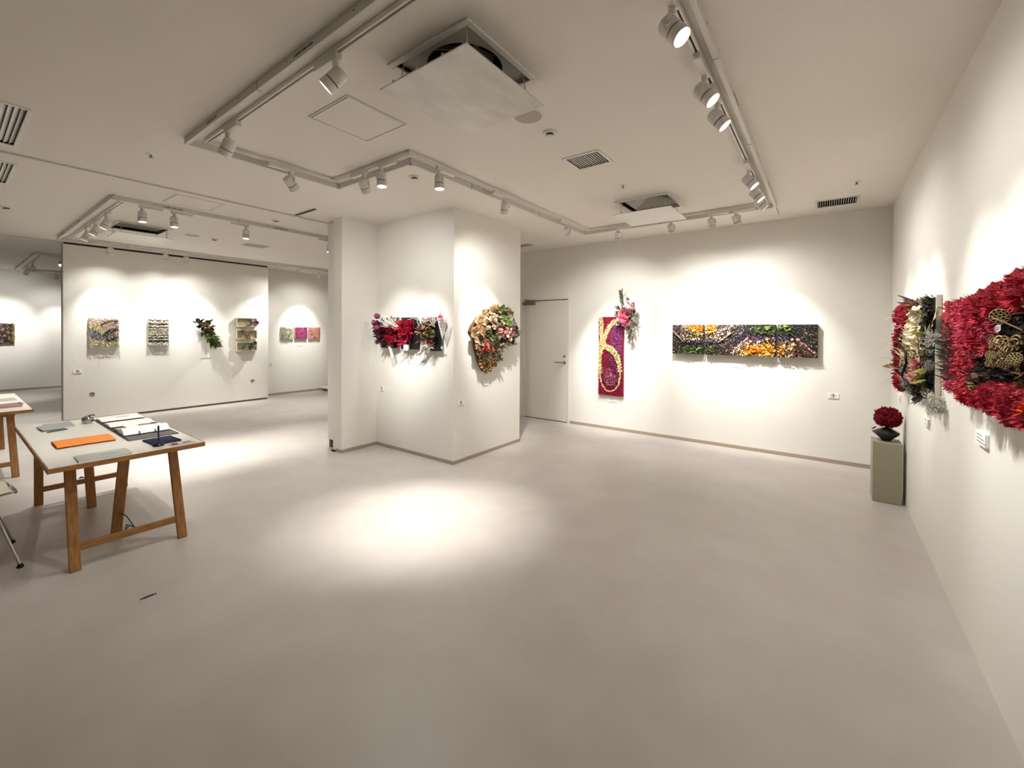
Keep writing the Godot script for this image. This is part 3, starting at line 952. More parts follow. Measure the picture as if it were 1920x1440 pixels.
func wall_cards():
	var back := 0.0
	card(Vector3(-2.70, 0.462, -6.312), back, 0.14, 0.05, 2, "white caption card under the tall crimson panel")
	card(Vector3(-0.92, 1.105, -6.312), back, 0.145, 0.05, 2, "white caption card below the long three part mosaic on the back wall")
	card(Vector3(-4.165, 1.16, -3.52), back, 0.15, 0.05, 1, "pale caption card below the black flower boards, nearly lost in the glare")
	card(Vector3(-3.44, 0.892, -4.10), PI / 2, 0.115, 0.062, 1, "caption card in the shadow under the bark relief")
	card(Vector3(-10.0, 1.085, -1.67), PI / 2, 0.15, 0.05, 2, "caption card under the landscape relief on the movable wall")
	card(Vector3(-10.0, 1.105, -2.41), PI / 2, 0.15, 0.05, 2, "caption card under the striped relief on the movable wall")
	card(Vector3(-10.0, 0.995, -3.17), PI / 2, 0.16, 0.055, 2, "caption card below the hanging leaf bundle on the movable wall")
	card(Vector3(-10.0, 0.955, -3.91), PI / 2, 0.14, 0.05, 2, "caption card below the three flower trays on the movable wall")
	card(Vector3(-10.45, 1.17, -5.3), PI / 2, 0.16, 0.05, 2, "caption card under the three small square panels in the far corner")
	card(Vector3(0.592, 1.066, -2.855), -PI / 2, 0.145, 0.06, 3, "thick white caption card under the large red relief on the right wall", "caption cards beside the works", 0.014)
	card(Vector3(0.592, 0.918, -4.19), -PI / 2, 0.14, 0.055, 2, "caption card under the dark relief on the right wall, at its near end", "caption cards beside the works", 0.012)
	card(Vector3(0.592, 0.916, -5.6), -PI / 2, 0.13, 0.055, 2, "caption card near the corner above the black vase", "caption cards beside the works", 0.012)
	notice(Vector3(0.08, 0.80, -6.312), back, "white notice card with round red emblem on the back wall, near the right corner")
	notice(Vector3(-4.765, 0.77, -3.52), back, "white notice card with round emblem on the column below the black flower boards")
	notice(Vector3(-3.44, 0.705, -3.638), PI / 2, "white notice card with round emblem near the corner edge of the column")
	notice(Vector3(-10.0, 0.835, -1.36), PI / 2, "white notice card with round emblem at the left end of the movable wall")
	notice(Vector3(-10.45, 0.735, -4.61), PI / 2, "tiny notice card just right of the movable wall's far end")
	var o := thing("floor_tape", "short dark strip of tape stuck on the floor in front of the table", "tape", Vector3(-3.137, 0, -0.714), -1.571 + 0.02)
	obj("strip", bx(Vector3(0.075, 0.002, 0.016), Vector3(0, 0.001, 0)), M.seal, o)
	obj("dark_middle", bx(Vector3(0.044, 0.0008, 0.0162), Vector3(0, 0.0022, 0)), M.black, o)

# ---------------------------------------------------------------- works on the back wall
func triptych():
	var or1 := [L("e8a02a"), L("d9801c"), L("f0bd4a"), L("c9601a"), L("f3cf6e")]
	var cream := [L("c9b896"), L("a8917a"), L("ddd0ba"), L("7d6750"), L("5a4638"), L("e6dac6")]
	var mauve := [L("6b5560"), L("8d7683"), L("4d3a48"), L("a3908f"), L("c7b5a8"), L("3d2f38")]
	var purple := [L("3e2f55"), L("54406b"), L("2c2240"), L("5f5078"), L("473a60")]
	var green := [L("27301a"), L("3d4a22"), L("1c2115"), L("566a2c"), L("14180f")]
	var bright := [L("8fae4a"), L("6f9440"), L("a9c268"), L("4a6a2c"), L("2d3a1c")]
	var olive := [L("6e6a42"), L("4c4a30"), L("8d8560"), L("3a3026"), L("a3906c"), L("5b4038")]
	var maroon := [L("5a2430"), L("43202c"), L("7b3a40"), L("351a22"), L("8a5a4a"), L("b08a68")]
	var brown := [L("4a3526"), L("6a4c34"), L("32241c"), L("8b6c4e"), L("251b17"), L("a98e6c")]
	var pink := [L("d79a92"), L("e6b8ae"), L("c77f7c"), L("eccfc6")]
	var spans := [[-0.8455, -0.4275], [-0.4065, 0.4165], [0.4365, 0.8445]]
	var names := ["left narrow panel of the three part flower mosaic, orange at its top right", "wide middle panel of the three part flower mosaic with a purple diagonal", "right panel of the three part flower mosaic with a pink slanting edge"]
	var yellow := []
	for k in 4: yellow.append(rose_mesh(0.024, or1[k], or1[(k + 2) % 5], 3, 6, 0.3))
	var pale := []
	for k in 3: pale.append(rose_mesh(0.02, L("dfc98e"), L("f2e6b8"), 3, 6, 0.3))
	var longleaf := []
	for k in 4: longleaf.append(leaf_mesh(0.062, 0.016, 0.12, 0.3, green[k], green[(k + 1) % 5], 3))
	var light_leaf := []
	for k in 4: light_leaf.append(leaf_mesh(0.055, 0.019, 0.2, 0.3, bright[k], bright[(k + 2) % 5], 3))
	for i in 3:
		var s: Array = spans[i]
		var mid: float = (s[0] + s[1]) / 2
		var o := thing("flower_mosaic", names[i], "wall relief", Vector3(-0.918 + mid, 1.447, -6.312), 0.0, "panels of the three part flower mosaic")
		var w: float = s[1] - s[0]
		obj("backing", bx(Vector3(w, 0.405, 0.075), Vector3(0, 0, 0.0265), 0.002), M.board, o)
		var b := MB.new()
		var st := 0.0125
		var nx := int(w / st)
		var ny := int(0.405 / st)
		for ix in nx:
			for iy in ny:
				var u := clampf(-w / 2 + (ix + R.randf()) * st, -w / 2 + 0.009, w / 2 - 0.009)
				var v := -0.2025 + (iy + R.randf()) * st
				# picture coordinates of the whole work: x 118..1565, y 262..548 (+45 at the right end)
				var x := 118.0 + (u + mid + 0.8455) / 1.69 * 1447.0
				var y := 262.0 + (0.2025 - v) / 0.405 * (286.0 + 45.0 * (x - 118.0) / 1447.0)
				var p := Vector2(x, y)
				var c: Color
				var rise := 0.7
				var size := 0.025
				var lift := 0.056
				if in_poly(p, [Vector2(100, 318), Vector2(120, 318), Vector2(250, 440), Vector2(632, 440), Vector2(768, 348), Vector2(790, 250), Vector2(100, 250)]):
					lift = 0.075
					var dc := Vector2((x - 450) / 150.0, (y - 262) / 78.0).length()
					if dc < 1.0: c = mixc(or1)
					elif dc < 1.25: c = mixc(or1 + cream)
					elif y > 415 and x < 640: c = mixc(purple + mauve)
					elif x > 600: c = mixc(mauve + cream)
					elif x < 230: c = mixc(mauve + brown)
					else: c = mixc(cream + brown)
				elif in_poly(p, [Vector2(780, 640), Vector2(785, 512), Vector2(925, 395), Vector2(1385, 395), Vector2(1575, 560), Vector2(1575, 640)]):
					lift = 0.075
					var dl := near_line(p, [Vector2(783, 600), Vector2(785, 515), Vector2(925, 398)])
					var dr := near_line(p, [Vector2(1392, 402), Vector2(1568, 552)])
					var dc := Vector2((x - 1090) / 210.0, (y - 520) / 80.0).length()
					if dl < 9 and x < 860: c = mixc([L("f0e6dc"), L("dcc8be"), L("ffffff")])
					elif dl < 13 or dr < 17: c = mixc(pink)
					elif dc < 0.95: c = mixc(or1 + or1 + [L("b5531c"), L("e0a86a"), L("6a2a1c"), L("4a2420"), L("8a3a1c")])
					elif y < 425: c = mixc(purple + maroon)
					elif dc < 1.35: c = mixc(or1 + cream + maroon + cream)
					elif x > 1330: c = mixc(olive + maroon + maroon)
					else: c = mixc(maroon + cream)
				elif x > 1375:
					if x < 1420 and y < 420: c = mixc(purple + brown)
					else: c = mixc(brown + brown + mauve)
				elif x > 925 and y < 382:
					if y > 366: c = mixc(purple)
					elif y < 305 and x > 990 and x < 1310: c = mixc(bright + green)
					else: c = mixc(green + green + olive)
					size = 0.032
				elif near_line(p, [Vector2(955, 250), Vector2(910, 340), Vector2(800, 455)]) < 26: c = mixc(purple)
				elif x > 640 and y > 250 and y < 470 and x - 640 > (y - 350) * -1.1 and x + (y - 300) * 0.9 < 930 + 30: c = mixc(cream + mauve + olive)
				elif x < 240: c = mixc(brown + olive + brown)
				elif absf(x - 622) < 14: c = mixc(purple)
				elif x < 620:
					if y < 462: c = mixc(purple + green)
					else: c = mixc(green + green + green + olive)
					size = 0.032
				elif x < 740: c = mixc(olive + maroon)
				else: c = mixc(maroon + maroon + cream)
				chip(b, Vector3(u, v, lift + R.randf_range(-0.004, 0.012)), size * R.randf_range(0.7, 1.25), jit(c, 0.28) * R.randf_range(0.55, 1.1), rise, 0.6)
		stuff(obj("petals", b, M.plant, o))
		# slim battens that edge the raised bed
		var strips := [[Vector2(122, 320), Vector2(250, 438)], [Vector2(632, 440), Vector2(766, 348)]]
		for q in strips:
			var a := Vector3((q[0].x - 118.0) / 1447.0 * 1.69 - 0.8455 - mid, 0.2025 - (q[0].y - 262.0) / 300.0 * 0.405, 0.075)
			var z := Vector3((q[1].x - 118.0) / 1447.0 * 1.69 - 0.8455 - mid, 0.2025 - (q[1].y - 262.0) / 300.0 * 0.405, 0.075)
			if absf((a.x + z.x) / 2) < w / 2: obj("edge_batten", bx(Vector3(0.008, (z - a).length(), 0.03), (a + z) / 2, 0.001, along(z - a, Vector3.BACK)), M.batten, o)
		# blooms and leaves large enough to pick out
		var spots := []
		var cand := []
		for k in 13: cand.append([Vector2(R.randf_range(320, 590), R.randf_range(266, 325)), yellow])
		for k in 34: cand.append([Vector2(1090 + R.randf_range(-190, 210), 525 + R.randf_range(-60, 45)), yellow])
		for q in [Vector2(365, 408), Vector2(1115, 402), Vector2(1355, 458), Vector2(1345, 410), Vector2(1002, 465), Vector2(1190, 428), Vector2(1215, 440), Vector2(935, 470), Vector2(965, 425)]: cand.append([q, pale])
		for q in cand:
			var y2: float = 286.0 + 45.0 * (q[0].x - 118.0) / 1447.0
			var pos := Vector3((q[0].x - 118.0) / 1447.0 * 1.69 - 0.8455 - mid, 0.2025 - (q[0].y - 262.0) / y2 * 0.405, 0.088)
			if absf(pos.x) < w / 2 - 0.012 and absf(pos.y) < 0.185:
				put("flower", q[1][R.randi() % q[1].size()], M.plant, o, Transform3D(Basis.from_euler(Vector3(R.randf_range(-0.4, 0.4), R.randf_range(-0.4, 0.4), R.randf() * 6.0)).scaled(Vector3.ONE * R.randf_range(0.75, 1.15)), pos))
		for k in 70:
			var low := k % 2 == 0
			var q := Vector2(R.randf_range(250, 610), R.randf_range(465, 540)) if low else Vector2(R.randf_range(970, 1340), R.randf_range(268, 355))
			var pos := Vector3((q.x - 118.0) / 1447.0 * 1.69 - 0.8455 - mid, 0.2025 - (q.y - 262.0) / (286.0 + 45.0 * (q.x - 118.0) / 1447.0) * 0.405, 0.07)
			if absf(pos.x) < w / 2 - 0.02:
				var kind: Array = light_leaf if (not low and q.y < 305) or (low and absf(q.x - 435) < 70 and R.randf() < 0.7) else longleaf
				var ang := R.randf_range(-0.6, 0.6) + (PI / 2 if R.randf() < 0.5 else -PI / 2)
				put("leaf", kind[R.randi() % 4], M.plant, o, Transform3D(along(Vector3(sin(ang), cos(ang) - 0.3, 0.35), Vector3.BACK), pos))

func vine_panel():
	var crimson := [L("8e1230"), L("a3163a"), L("7a0f28"), L("b02048")]
	var plum := [L("7d2f6a"), L("8d4a82"), L("6a2458"), L("a06090"), L("5c2048")]
	var dark := [L("4c1226"), L("601830"), L("38101c"), L("742a44")]
	var rosy := [L("b0607a"), L("8c3a58"), L("c98a98"), L("5a1c34"), L("a04a6a")]
	var cream := [L("e6d98e"), L("efe6a8"), L("d6c070"), L("f3edbf"), L("cdb868"), L("e0d390")]
	var o := thing("vine_relief", "tall crimson petal panel with looping cream vine and a bouquet on its upper corner", "wall relief", Vector3(-2.711, 1.163, -6.312))
	obj("backing", bx(Vector3(0.405, 1.235, 0.04), Vector3(0.0, 0.0, 0.0215), 0.002), M.crimson, o)
	var s1 := [Vector2(-0.165, 0.66), Vector2(-0.15, 0.5), Vector2(-0.155, 0.35), Vector2(-0.14, 0.25), Vector2(-0.10, 0.16), Vector2(0.02, 0.11), Vector2(0.11, 0.0), Vector2(0.15, -0.12), Vector2(0.165, -0.22)]
	var s2 := [Vector2(0.13, 0.555), Vector2(0.06, 0.545), Vector2(0.0, 0.475), Vector2(-0.05, 0.40), Vector2(-0.09, 0.31), Vector2(-0.12, 0.24), Vector2(-0.165, 0.15), Vector2(-0.18, 0.0), Vector2(-0.182, -0.16), Vector2(-0.175, -0.25)]
	var s3 := [Vector2(-0.175, -0.25), Vector2(-0.165, -0.35), Vector2(-0.13, -0.465), Vector2(-0.06, -0.545), Vector2(0.02, -0.552), Vector2(0.10, -0.50), Vector2(0.145, -0.42), Vector2(0.165, -0.30), Vector2(0.165, -0.22)]
	var b := MB.new()
	var st := 0.0105
	for ix in int(0.405 / st):
		for iy in int(1.235 / st):
			var p := Vector2(-0.2025 + (ix + R.randf()) * st, -0.6175 + (iy + R.randf()) * st)
			var c: Color
			var lift := 0.044
			var size := 0.019
			var d := minf(near_line(p, s1), near_line(p, s2))
			if d < 0.032 + 0.014 * exp(-pow((p.y - 0.12) / 0.16, 2.0)) or near_line(p, s3) < 0.011:
				c = mixc(cream); lift = 0.058; size = 0.021
			elif in_poly(p, [Vector2(-0.06, 0.13), Vector2(0.06, 0.0), Vector2(0.15, -0.25), Vector2(0.14, -0.42), Vector2(0.02, -0.54), Vector2(-0.10, -0.50), Vector2(-0.16, -0.30), Vector2(-0.14, 0.0)]):
				if (p - Vector2(0.0, -0.36)).length() < 0.11: c = mixc(rosy); lift = 0.054
				elif p.x > -0.02 - (p.y + 0.05) * 0.2: c = mixc(plum + dark)
				elif p.y < -0.16 and p.y > -0.3: c = mixc(rosy + crimson)
				else: c = mixc(dark + crimson)
			elif p.x > -0.03 and p.y > -0.06 and p.y < 0.50 and p.x > -0.03 + absf(p.y - 0.28) * 0.35 and p.x < 0.185: c = mixc(plum)
			else: c = mixc(crimson)
			chip(b, Vector3(p.x, p.y, lift + R.randf_range(-0.003, 0.009)), size * R.randf_range(0.75, 1.2), jit(c, 0.25) * R.randf_range(0.6, 1.08), 0.6, 0.7)
	stuff(obj("petals", b, M.plant, o))
	# bouquet
	var fern := [L("4a4436"), L("6a6350"), L("34302a"), L("857c66"), L("2a2a20")]
	var lm := []
	for k in 5: lm.append(leaf_mesh(0.075, 0.026, 0.25, 0.35, fern[k], jit(fern[(k + 1) % 5], 0.2), 4))
	var add := func(path: Array, n: int, spread: float, sc: float):
		for i in n:
			var t := float(i) / maxf(1, n - 1) * (path.size() - 1)
			var k := mini(int(t), path.size() - 2)
			var at: Vector3 = path[k].lerp(path[k + 1], t - k)
			var fw: Vector3 = (path[k + 1] - path[k]).normalized()
			var sd := (1.0 if i % 2 else -1.0)
			var d: Vector3 = (fw * 0.9 + Vector3(-fw.y, fw.x, 0) * sd * spread + Vector3(0, 0, R.randf_range(0.0, 0.5))).normalized()
			put("leaf", lm[R.randi() % 5], M.plant, o, Transform3D(along(d, Vector3.BACK).scaled_local(Vector3.ONE * sc * R.randf_range(0.75, 1.15)), at))
		var tb := MB.new()
		tb.col = L("3a3328")
		tb.tube(path, [0.004], 5)
		obj("stem", tb, M.plant, o)
	add.call([Vector3(0.24, 0.62, 0.09), Vector3(0.22, 0.82, 0.11), Vector3(0.19, 1.0, 0.10)], 26, 0.6, 0.8)
	add.call([Vector3(0.25, 0.62, 0.09), Vector3(0.17, 0.72, 0.12), Vector3(0.14, 0.76, 0.12)], 10, 0.8, 0.9)
	add.call([Vector3(0.22, 0.60, 0.08), Vector3(0.15, 0.64, 0.11), Vector3(0.12, 0.66, 0.11)], 9, 0.8, 0.9)
	add.call([Vector3(0.28, 0.62, 0.09), Vector3(0.36, 0.64, 0.12), Vector3(0.43, 0.60, 0.12)], 12, 0.9, 0.9)
	add.call([Vector3(0.28, 0.60, 0.09), Vector3(0.36, 0.55, 0.12), Vector3(0.41, 0.49, 0.11)], 12, 0.9, 0.9)
	add.call([Vector3(0.28, 0.76, 0.09), Vector3(0.30, 0.84, 0.12), Vector3(0.31, 0.88, 0.12)], 8, 0.8, 0.8)
	add.call([Vector3(0.30, 0.50, 0.08), Vector3(0.345, 0.40, 0.11), Vector3(0.36, 0.27, 0.10)], 18, 0.55, 0.9)
	add.call([Vector3(0.29, 0.48, 0.08), Vector3(0.32, 0.36, 0.10), Vector3(0.315, 0.23, 0.08)], 14, 0.4, 0.8)
	for q in [[Vector3(0.235, 0.665, 0.15), 0.07, "c8234f"], [Vector3(0.30, 0.64, 0.14), 0.065, "b01f48"], [Vector3(0.20, 0.585, 0.15), 0.065, "e0557c"], [Vector3(0.265, 0.575, 0.16), 0.07, "dc4a72"], [Vector3(0.315, 0.535, 0.15), 0.06, "d33d66"], [Vector3(0.26, 0.52, 0.14), 0.06, "c22d55"]]:
		put("pink_flower", rose_mesh(q[1], L(q[2]), L(q[2]).lightened(0.15), 4, 7, 0.5, 0.9), M.plant, o, Transform3D(Basis.from_euler(Vector3(R.randf_range(-0.4, 0.4), R.randf_range(-0.4, 0.4), R.randf() * 6)), q[0]))
	var ba := MB.new()   # the large pale protea head and the dark red one beside it
	ba.blob(Vector3.ZERO, Vector3(0.078, 0.072, 0.075), N, 0.12, 6.0, L("a87878"), L("dcb8b4"), 14, 20)
	for i in 60:
		var a := R.randf() * TAU
		var zc := R.randf_range(-0.2, 0.95)
		var d := Vector3(cos(a) * sqrt(1 - zc * zc), sin(a) * sqrt(1 - zc * zc), zc)
		ba.leaf(d * 0.07, (d * 0.5 + Vector3(0.3, 0.7, 0.2)).normalized(), d, 0.05, 0.026, 0.3, 0.3, jit(L("cf9c9c"), 0.15), jit(L("e9cfca"), 0.1), 3)
	var pr := obj("pale_protea", ba, M.plant, o, Vector3(0.345, 0.75, 0.15))
	pr.set_meta("label", "large pale pink flower head")
	var bd := MB.new()
	for i in 40:
		var a := R.randf() * TAU
		bd.leaf(Vector3.ZERO, Vector3(cos(a) * 0.45 + 0.1, sin(a) * 0.45 + 0.6, 0.5).normalized(), Vector3.BACK, R.randf_range(0.05, 0.085), 0.022, 0.3, 0.3, jit(L("4c0e1c"), 0.2), jit(L("a8283f"), 0.3), 3)
	obj("dark_red_flower", bd, M.plant, o, Vector3(0.385, 0.77, 0.11))
	var be := MB.new()
	for i in 40:
		var a := R.randf() * TAU
		be.leaf(Vector3.ZERO, Vector3(cos(a) * 0.45 + 0.5, sin(a) * 0.45 - 0.2, 0.4).normalized(), Vector3.BACK, R.randf_range(0.05, 0.08), 0.02, 0.3, 0.3, jit(L("3c0a18"), 0.2), jit(L("6a1428"), 0.3), 3)
	obj("dark_red_flower", be, M.plant, o, Vector3(0.385, 0.70, 0.10))
	var tw := MB.new()
	tw.col = L("b0a898")
	for k in 26:
		tw.tube(curly(Vector3(0.36, 0.62, 0.12), Vector3(R.randf_range(0.2, 1.0), R.randf_range(-0.5, 0.5), R.randf_range(0.1, 0.4)), R.randf_range(0.08, 0.15), 0.2, 5), [0.0012], 3)
	stuff(obj("wispy_sprigs", tw, M.plant, o))
	var tb2 := MB.new()
	for k in 14:
		tb2.leaf(Vector3(0.14, 0.515, 0.07), Vector3(R.randf_range(-1, 1), R.randf_range(-1, 0.6), 0.5).normalized(), Vector3.BACK, 0.06, 0.02, 0.3, 0.3, L("8d8a6a"), L("c9c2a0"), 3)
	obj("pale_sprig", tb2, M.plant, o)

# ---------------------------------------------------------------- works on the column
func flower_boards():
	var reds := [L("980f28"), L("a81832"), L("840c20"), L("b82842"), L("6a0a1a")]
	var rl := []
	for k in 5: rl.append(leaf_mesh(0.125, 0.024, R.randf_range(-0.1, 0.25), 0.3, reds[k], jit(reds[(k + 1) % 5], 0.2), 4, 0.6))
	var rs := []
	for k in 4: rs.append(leaf_mesh(0.085, 0.019, 0.2, 0.3, reds[k], reds[(k + 3) % 5], 3, 0.6))
	var roots := []
	var boards := [[-0.584, -0.232, 0.203, -0.190, "left black board with crimson plumes and pink round blooms on the column"], [-0.179, 0.153, 0.200, -0.194, "middle black board with a burst of spiky red leaves on the column"], [0.202, 0.533, 0.197, -0.201, "right black board with brown bouquet, white net leaf and pale branch on the column"]]
	for q in boards:
		var mx: float = (q[0] + q[1]) / 2
		var o := thing("flower_board", q[4], "wall relief", Vector3(-4.12, 1.51, -3.52), 0.0, "black boards with dried flowers on the column")
		obj("board", bx(Vector3(q[1] - q[0], q[2] - q[3], 0.02), Vector3(mx, (q[2] + q[3]) / 2, 0.055), 0.002), M.board, o)
		obj("mount", bx(Vector3(0.12, 0.12, 0.043), Vector3(mx, 0, 0.0225)), M.board, o)
		roots.append(o)
	var a: Node3D = roots[0]
	var b: Node3D = roots[1]
	var c: Node3D = roots[2]
	# left: plumes sweeping right, dark foliage and round pink blooms at the left end
	for k in 120:
		var at := Vector3(R.randf_range(-0.50, -0.24), R.randf_range(-0.09, 0.11), R.randf_range(0.09, 0.17))
		put("red_plume_leaf", rs[k % 4] if k % 3 else rl[k % 5], M.plant, a, Transform3D(along(Vector3(1.0, R.randf_range(-0.45, 0.35), R.randf_range(0.1, 0.7)), Vector3.BACK), at))
	for k in 34:
		put("red_plume_leaf", rl[k % 5], M.plant, a, Transform3D(along(Vector3(R.randf_range(-0.6, 0.7), -1.0, R.randf_range(0.2, 0.8)), Vector3.BACK).scaled_local(Vector3.ONE * 0.8), Vector3(R.randf_range(-0.36, -0.20), R.randf_range(-0.05, 0.0), 0.12)))
	var dk := MB.new()
	for k in 330:
		var t := R.randf()
		var at := Vector3(lerpf(-0.56, -0.46, t) + R.randf_range(-0.05, 0.07), lerpf(0.14, -0.13, t), R.randf_range(0.08, 0.17))
		dk.leaf(at, Vector3(R.randf_range(-1.2, 0.4), R.randf_range(-1, 0.7), R.randf_range(-0.2, 0.9)).normalized(), Vector3.BACK, R.randf_range(0.035, 0.08), R.randf_range(0.014, 0.03), 0.2, 0.3, jit(L("241a18"), 0.4), jit(mixc([L("3d2a28"), L("58303a"), L("4a4438")]), 0.3), 3)
	stuff(obj("dark_foliage", dk, M.plant, a))
	for q in [Vector3(-0.548, 0.222, 0.15), Vector3(-0.575, 0.135, 0.17), Vector3(-0.505, 0.072, 0.18)]:
		var f := MB.new()
		f.blob(Vector3.ZERO, Vector3(0.042, 0.034, 0.036), N, 0.35, 3.0, L("6d2040"), L("b85a80"), 9, 14)
		for k in 26:
			var d := rv().normalized()
			d.z = absf(d.z)
			f.leaf(d * 0.026, (d + rv() * 0.4).normalized(), Vector3.BACK, 0.02, 0.012, 0.2, 0.3, jit(L("7d2a4c"), 0.2), jit(L("c4708f"), 0.2), 2)
		obj("pink_bloom", f, M.plant, a, q)
		var sb := MB.new()
		sb.col = L("2c221c")
		sb.tube([Vector3(0, -0.02, -0.01), Vector3(0.03, -0.07, -0.05), Vector3(0.08, -0.12, -0.08)], [0.003], 5)
		obj("stem", sb, M.plant, a, q)
	var ws := MB.new()
	ws.col = L("e9e4da")
	for k in 150:
		ws.tube(curly(Vector3(R.randf_range(-0.36, -0.2), R.randf_range(0.05, 0.1), 0.1), Vector3(R.randf_range(-1.2, 0.6), R.randf_range(0.3, 0.9), R.randf_range(0.0, 0.6)), R.randf_range(0.07, 0.2), 0.25, 5), [0.0022], 3)
	stuff(obj("white_wisps", ws, M.plant, a))
	for q in [[Vector3(-0.335, -0.165, 0.12), Vector3(-0.305, -0.305, 0.09)], [Vector3(-0.36, -0.15, 0.11), Vector3(-0.335, -0.215, 0.10)]]:
		var tb := MB.new()
		tb.col = L("e6dcd8")
		tb.tube([q[0], q[1]], [0.018], 14)
		obj("white_tube", tb, M.glossy_white, a)
	var pk := MB.new()
	pk.blob(Vector3.ZERO, Vector3(0.045, 0.05, 0.035), N, 0.4, 3.0, L("5c3238"), L("a07a78"), 10, 14)
	obj("dusky_bloom", pk, M.plant, a, Vector3(-0.345, -0.145, 0.1))
	for k in 5:
		put("dark_red_spike", rl[4], M.plant, a, Transform3D(along(Vector3(-0.35 + k * 0.06, 1.0, 0.2), Vector3.BACK).scaled_local(Vector3.ONE * 0.9), Vector3(-0.265, 0.09 + 0.01 * k, 0.1)))
	# middle: star burst of red leaves
	for k in 170:
		var ang := R.randf_range(-0.75, 0.75) if k % 4 else R.randf_range(-3.0, 3.0)
		var at := Vector3(R.randf_range(-0.08, 0.10), R.randf_range(-0.06, 0.10), R.randf_range(0.08, 0.15))
		var ln := R.randf_range(0.65, 1.2) if k % 4 else R.randf_range(0.5, 0.95)
		put("red_leaf", rl[k % 5], M.plant, b, Transform3D(along(Vector3(sin(ang) + 0.1, cos(ang), R.randf_range(0.0, 0.9)), Vector3.BACK).scaled_local(Vector3(1.35, ln, 1)), at))
	for k in 40:
		put("red_leaf", rs[k % 4], M.plant, b, Transform3D(along(Vector3(R.randf_range(-1.0, 0.9), R.randf_range(-1.0, 0.1), R.randf_range(0.2, 0.9)), Vector3.BACK), Vector3(R.randf_range(-0.10, 0.06), R.randf_range(-0.14, 0.02), R.randf_range(0.08, 0.14))))
	var cup := MB.new()
	cup.lathe([Vector2(0.0, -0.05), Vector2(0.022, -0.045), Vector2(0.036, -0.01), Vector2(0.034, 0.03), Vector2(0.031, 0.03), Vector2(0.03, -0.01)], 18, Vector3(-0.012, -0.165, 0.115))
	cup.col = L("e4ddd6")
	obj("white_cup", cup, M.glossy_white, b)
	# right: brown bouquet, net leaf, wisps, branch
	var br := [L("5a4632"), L("8a7350"), L("3c2f24"), L("a8946e"), L("6a3a30"), L("4a4a2c")]
	var bl := []
	for k in 6: bl.append(leaf_mesh(0.085, 0.034, 0.35, 0.4, br[k], jit(br[(k + 2) % 6], 0.25), 4))
	for k in 130:
		var d := Vector3(R.randf_range(-0.6, 1), R.randf_range(-0.8, 1), R.randf_range(0.1, 1.0))
		put("brown_leaf", bl[R.randi() % 6], M.plant, c, Transform3D(along(d, Vector3.BACK).scaled_local(Vector3.ONE * R.randf_range(0.6, 1.1)), Vector3(0.37 + R.randf_range(-0.09, 0.10), 0.02 + R.randf_range(-0.10, 0.10), R.randf_range(0.08, 0.16))))
	for q in [[Vector3(0.45, -0.085, 0.14), "8f2434"], [Vector3(0.36, 0.07, 0.17), "a8605a"], [Vector3(0.40, 0.16, 0.12), "b05a6a"], [Vector3(0.48, -0.03, 0.14), "4c5a30"], [Vector3(0.49, 0.02, 0.15), "66703c"]]:
		var f := MB.new()
		f.blob(Vector3.ZERO, Vector3(0.032, 0.03, 0.028), N, 0.4, 3.0, L(q[1]).darkened(0.4), L(q[1]), 9, 12)
		obj("small_bloom", f, M.plant, c, q[0])
	put("dark_spike", leaf_mesh(0.11, 0.035, 0.1, 0.3, L("1d1614"), L("3a2c26"), 4, 0.4), M.plant, c, Transform3D(along(Vector3(0.05, 1, 0.2), Vector3.BACK), Vector3(0.265, 0.06, 0.13)))
	var ho := MB.new()
	for k in 24:
		ho.col = jit(L("b8a888"), 0.2)
		ho.tube(curly(Vector3(0.27, 0.02, 0.12), Vector3(R.randf_range(-0.5, 0.3), R.randf_range(-0.2, 1.0), 0.3), 0.09, 0.3, 4), [0.003, 0.003, 0.003, 0.002, 0.001], 4)
	stuff(obj("beige_tendrils", ho, M.plant, c))
	# net leaf: crossing ribs over a curved cone
	var nt := MB.new()
	nt.col = L("e6e0d6")
	var pnt := func(u: float, v: float) -> Vector3:   # u across -1..1, v down 0..1
		var w := 0.085 * (1.0 - v) * (0.6 + 0.4 * sin(PI * (0.3 + 0.5 * v)))
		return Vector3(0.595 + u * w + 0.0 * v, 0.185 - 0.24 * v, 0.10 + 0.05 * (1.0 - u * u) * (1.0 - v))
	for k in 13:
		var l1 := []
		var l2 := []
		for i in 9:
			var v := i / 8.0 * 0.97
			l1.append(pnt.call(clampf(-1.6 + k * 0.27 + v * 0.9, -1, 1), v))
			l2.append(pnt.call(clampf(1.6 - k * 0.27 - v * 0.9, -1, 1), v))
		nt.tube(l1, [0.0021], 4); nt.tube(l2, [0.0021], 4)
	for u in [-1.0, 1.0]:
		var l := []
		for i in 9: l.append(pnt.call(u, i / 8.0))
		nt.tube(l, [0.0035], 5)
	obj("net_leaf", nt, M.glossy_white, c)
	var pb := MB.new()
	pb.blob(Vector3.ZERO, Vector3(0.04, 0.052, 0.022), N, 0.3, 3.0, L("8a2c48"), L("d0708a"), 9, 14)
	obj("pink_pod", pb, M.plant, c, Vector3(0.565, 0.175, 0.10))
	put("pod_tip", leaf_mesh(0.06, 0.008, 0.1, 0.2, L("3a2420"), L("7a5048"), 3), M.plant, c, Transform3D(along(Vector3(0.1, 1, 0), Vector3.BACK), Vector3(0.57, 0.215, 0.1)))
	var lp := MB.new()
	lp.col = L("efeae2")
	for k in 60:
		lp.tube(curly(Vector3(R.randf_range(0.2, 0.5), R.randf_range(0.06, 0.16), 0.11), Vector3(R.randf_range(-0.6, 0.6), 1.0, R.randf_range(0, 0.5)), R.randf_range(0.08, 0.19), 0.5, 7), [0.002], 3)
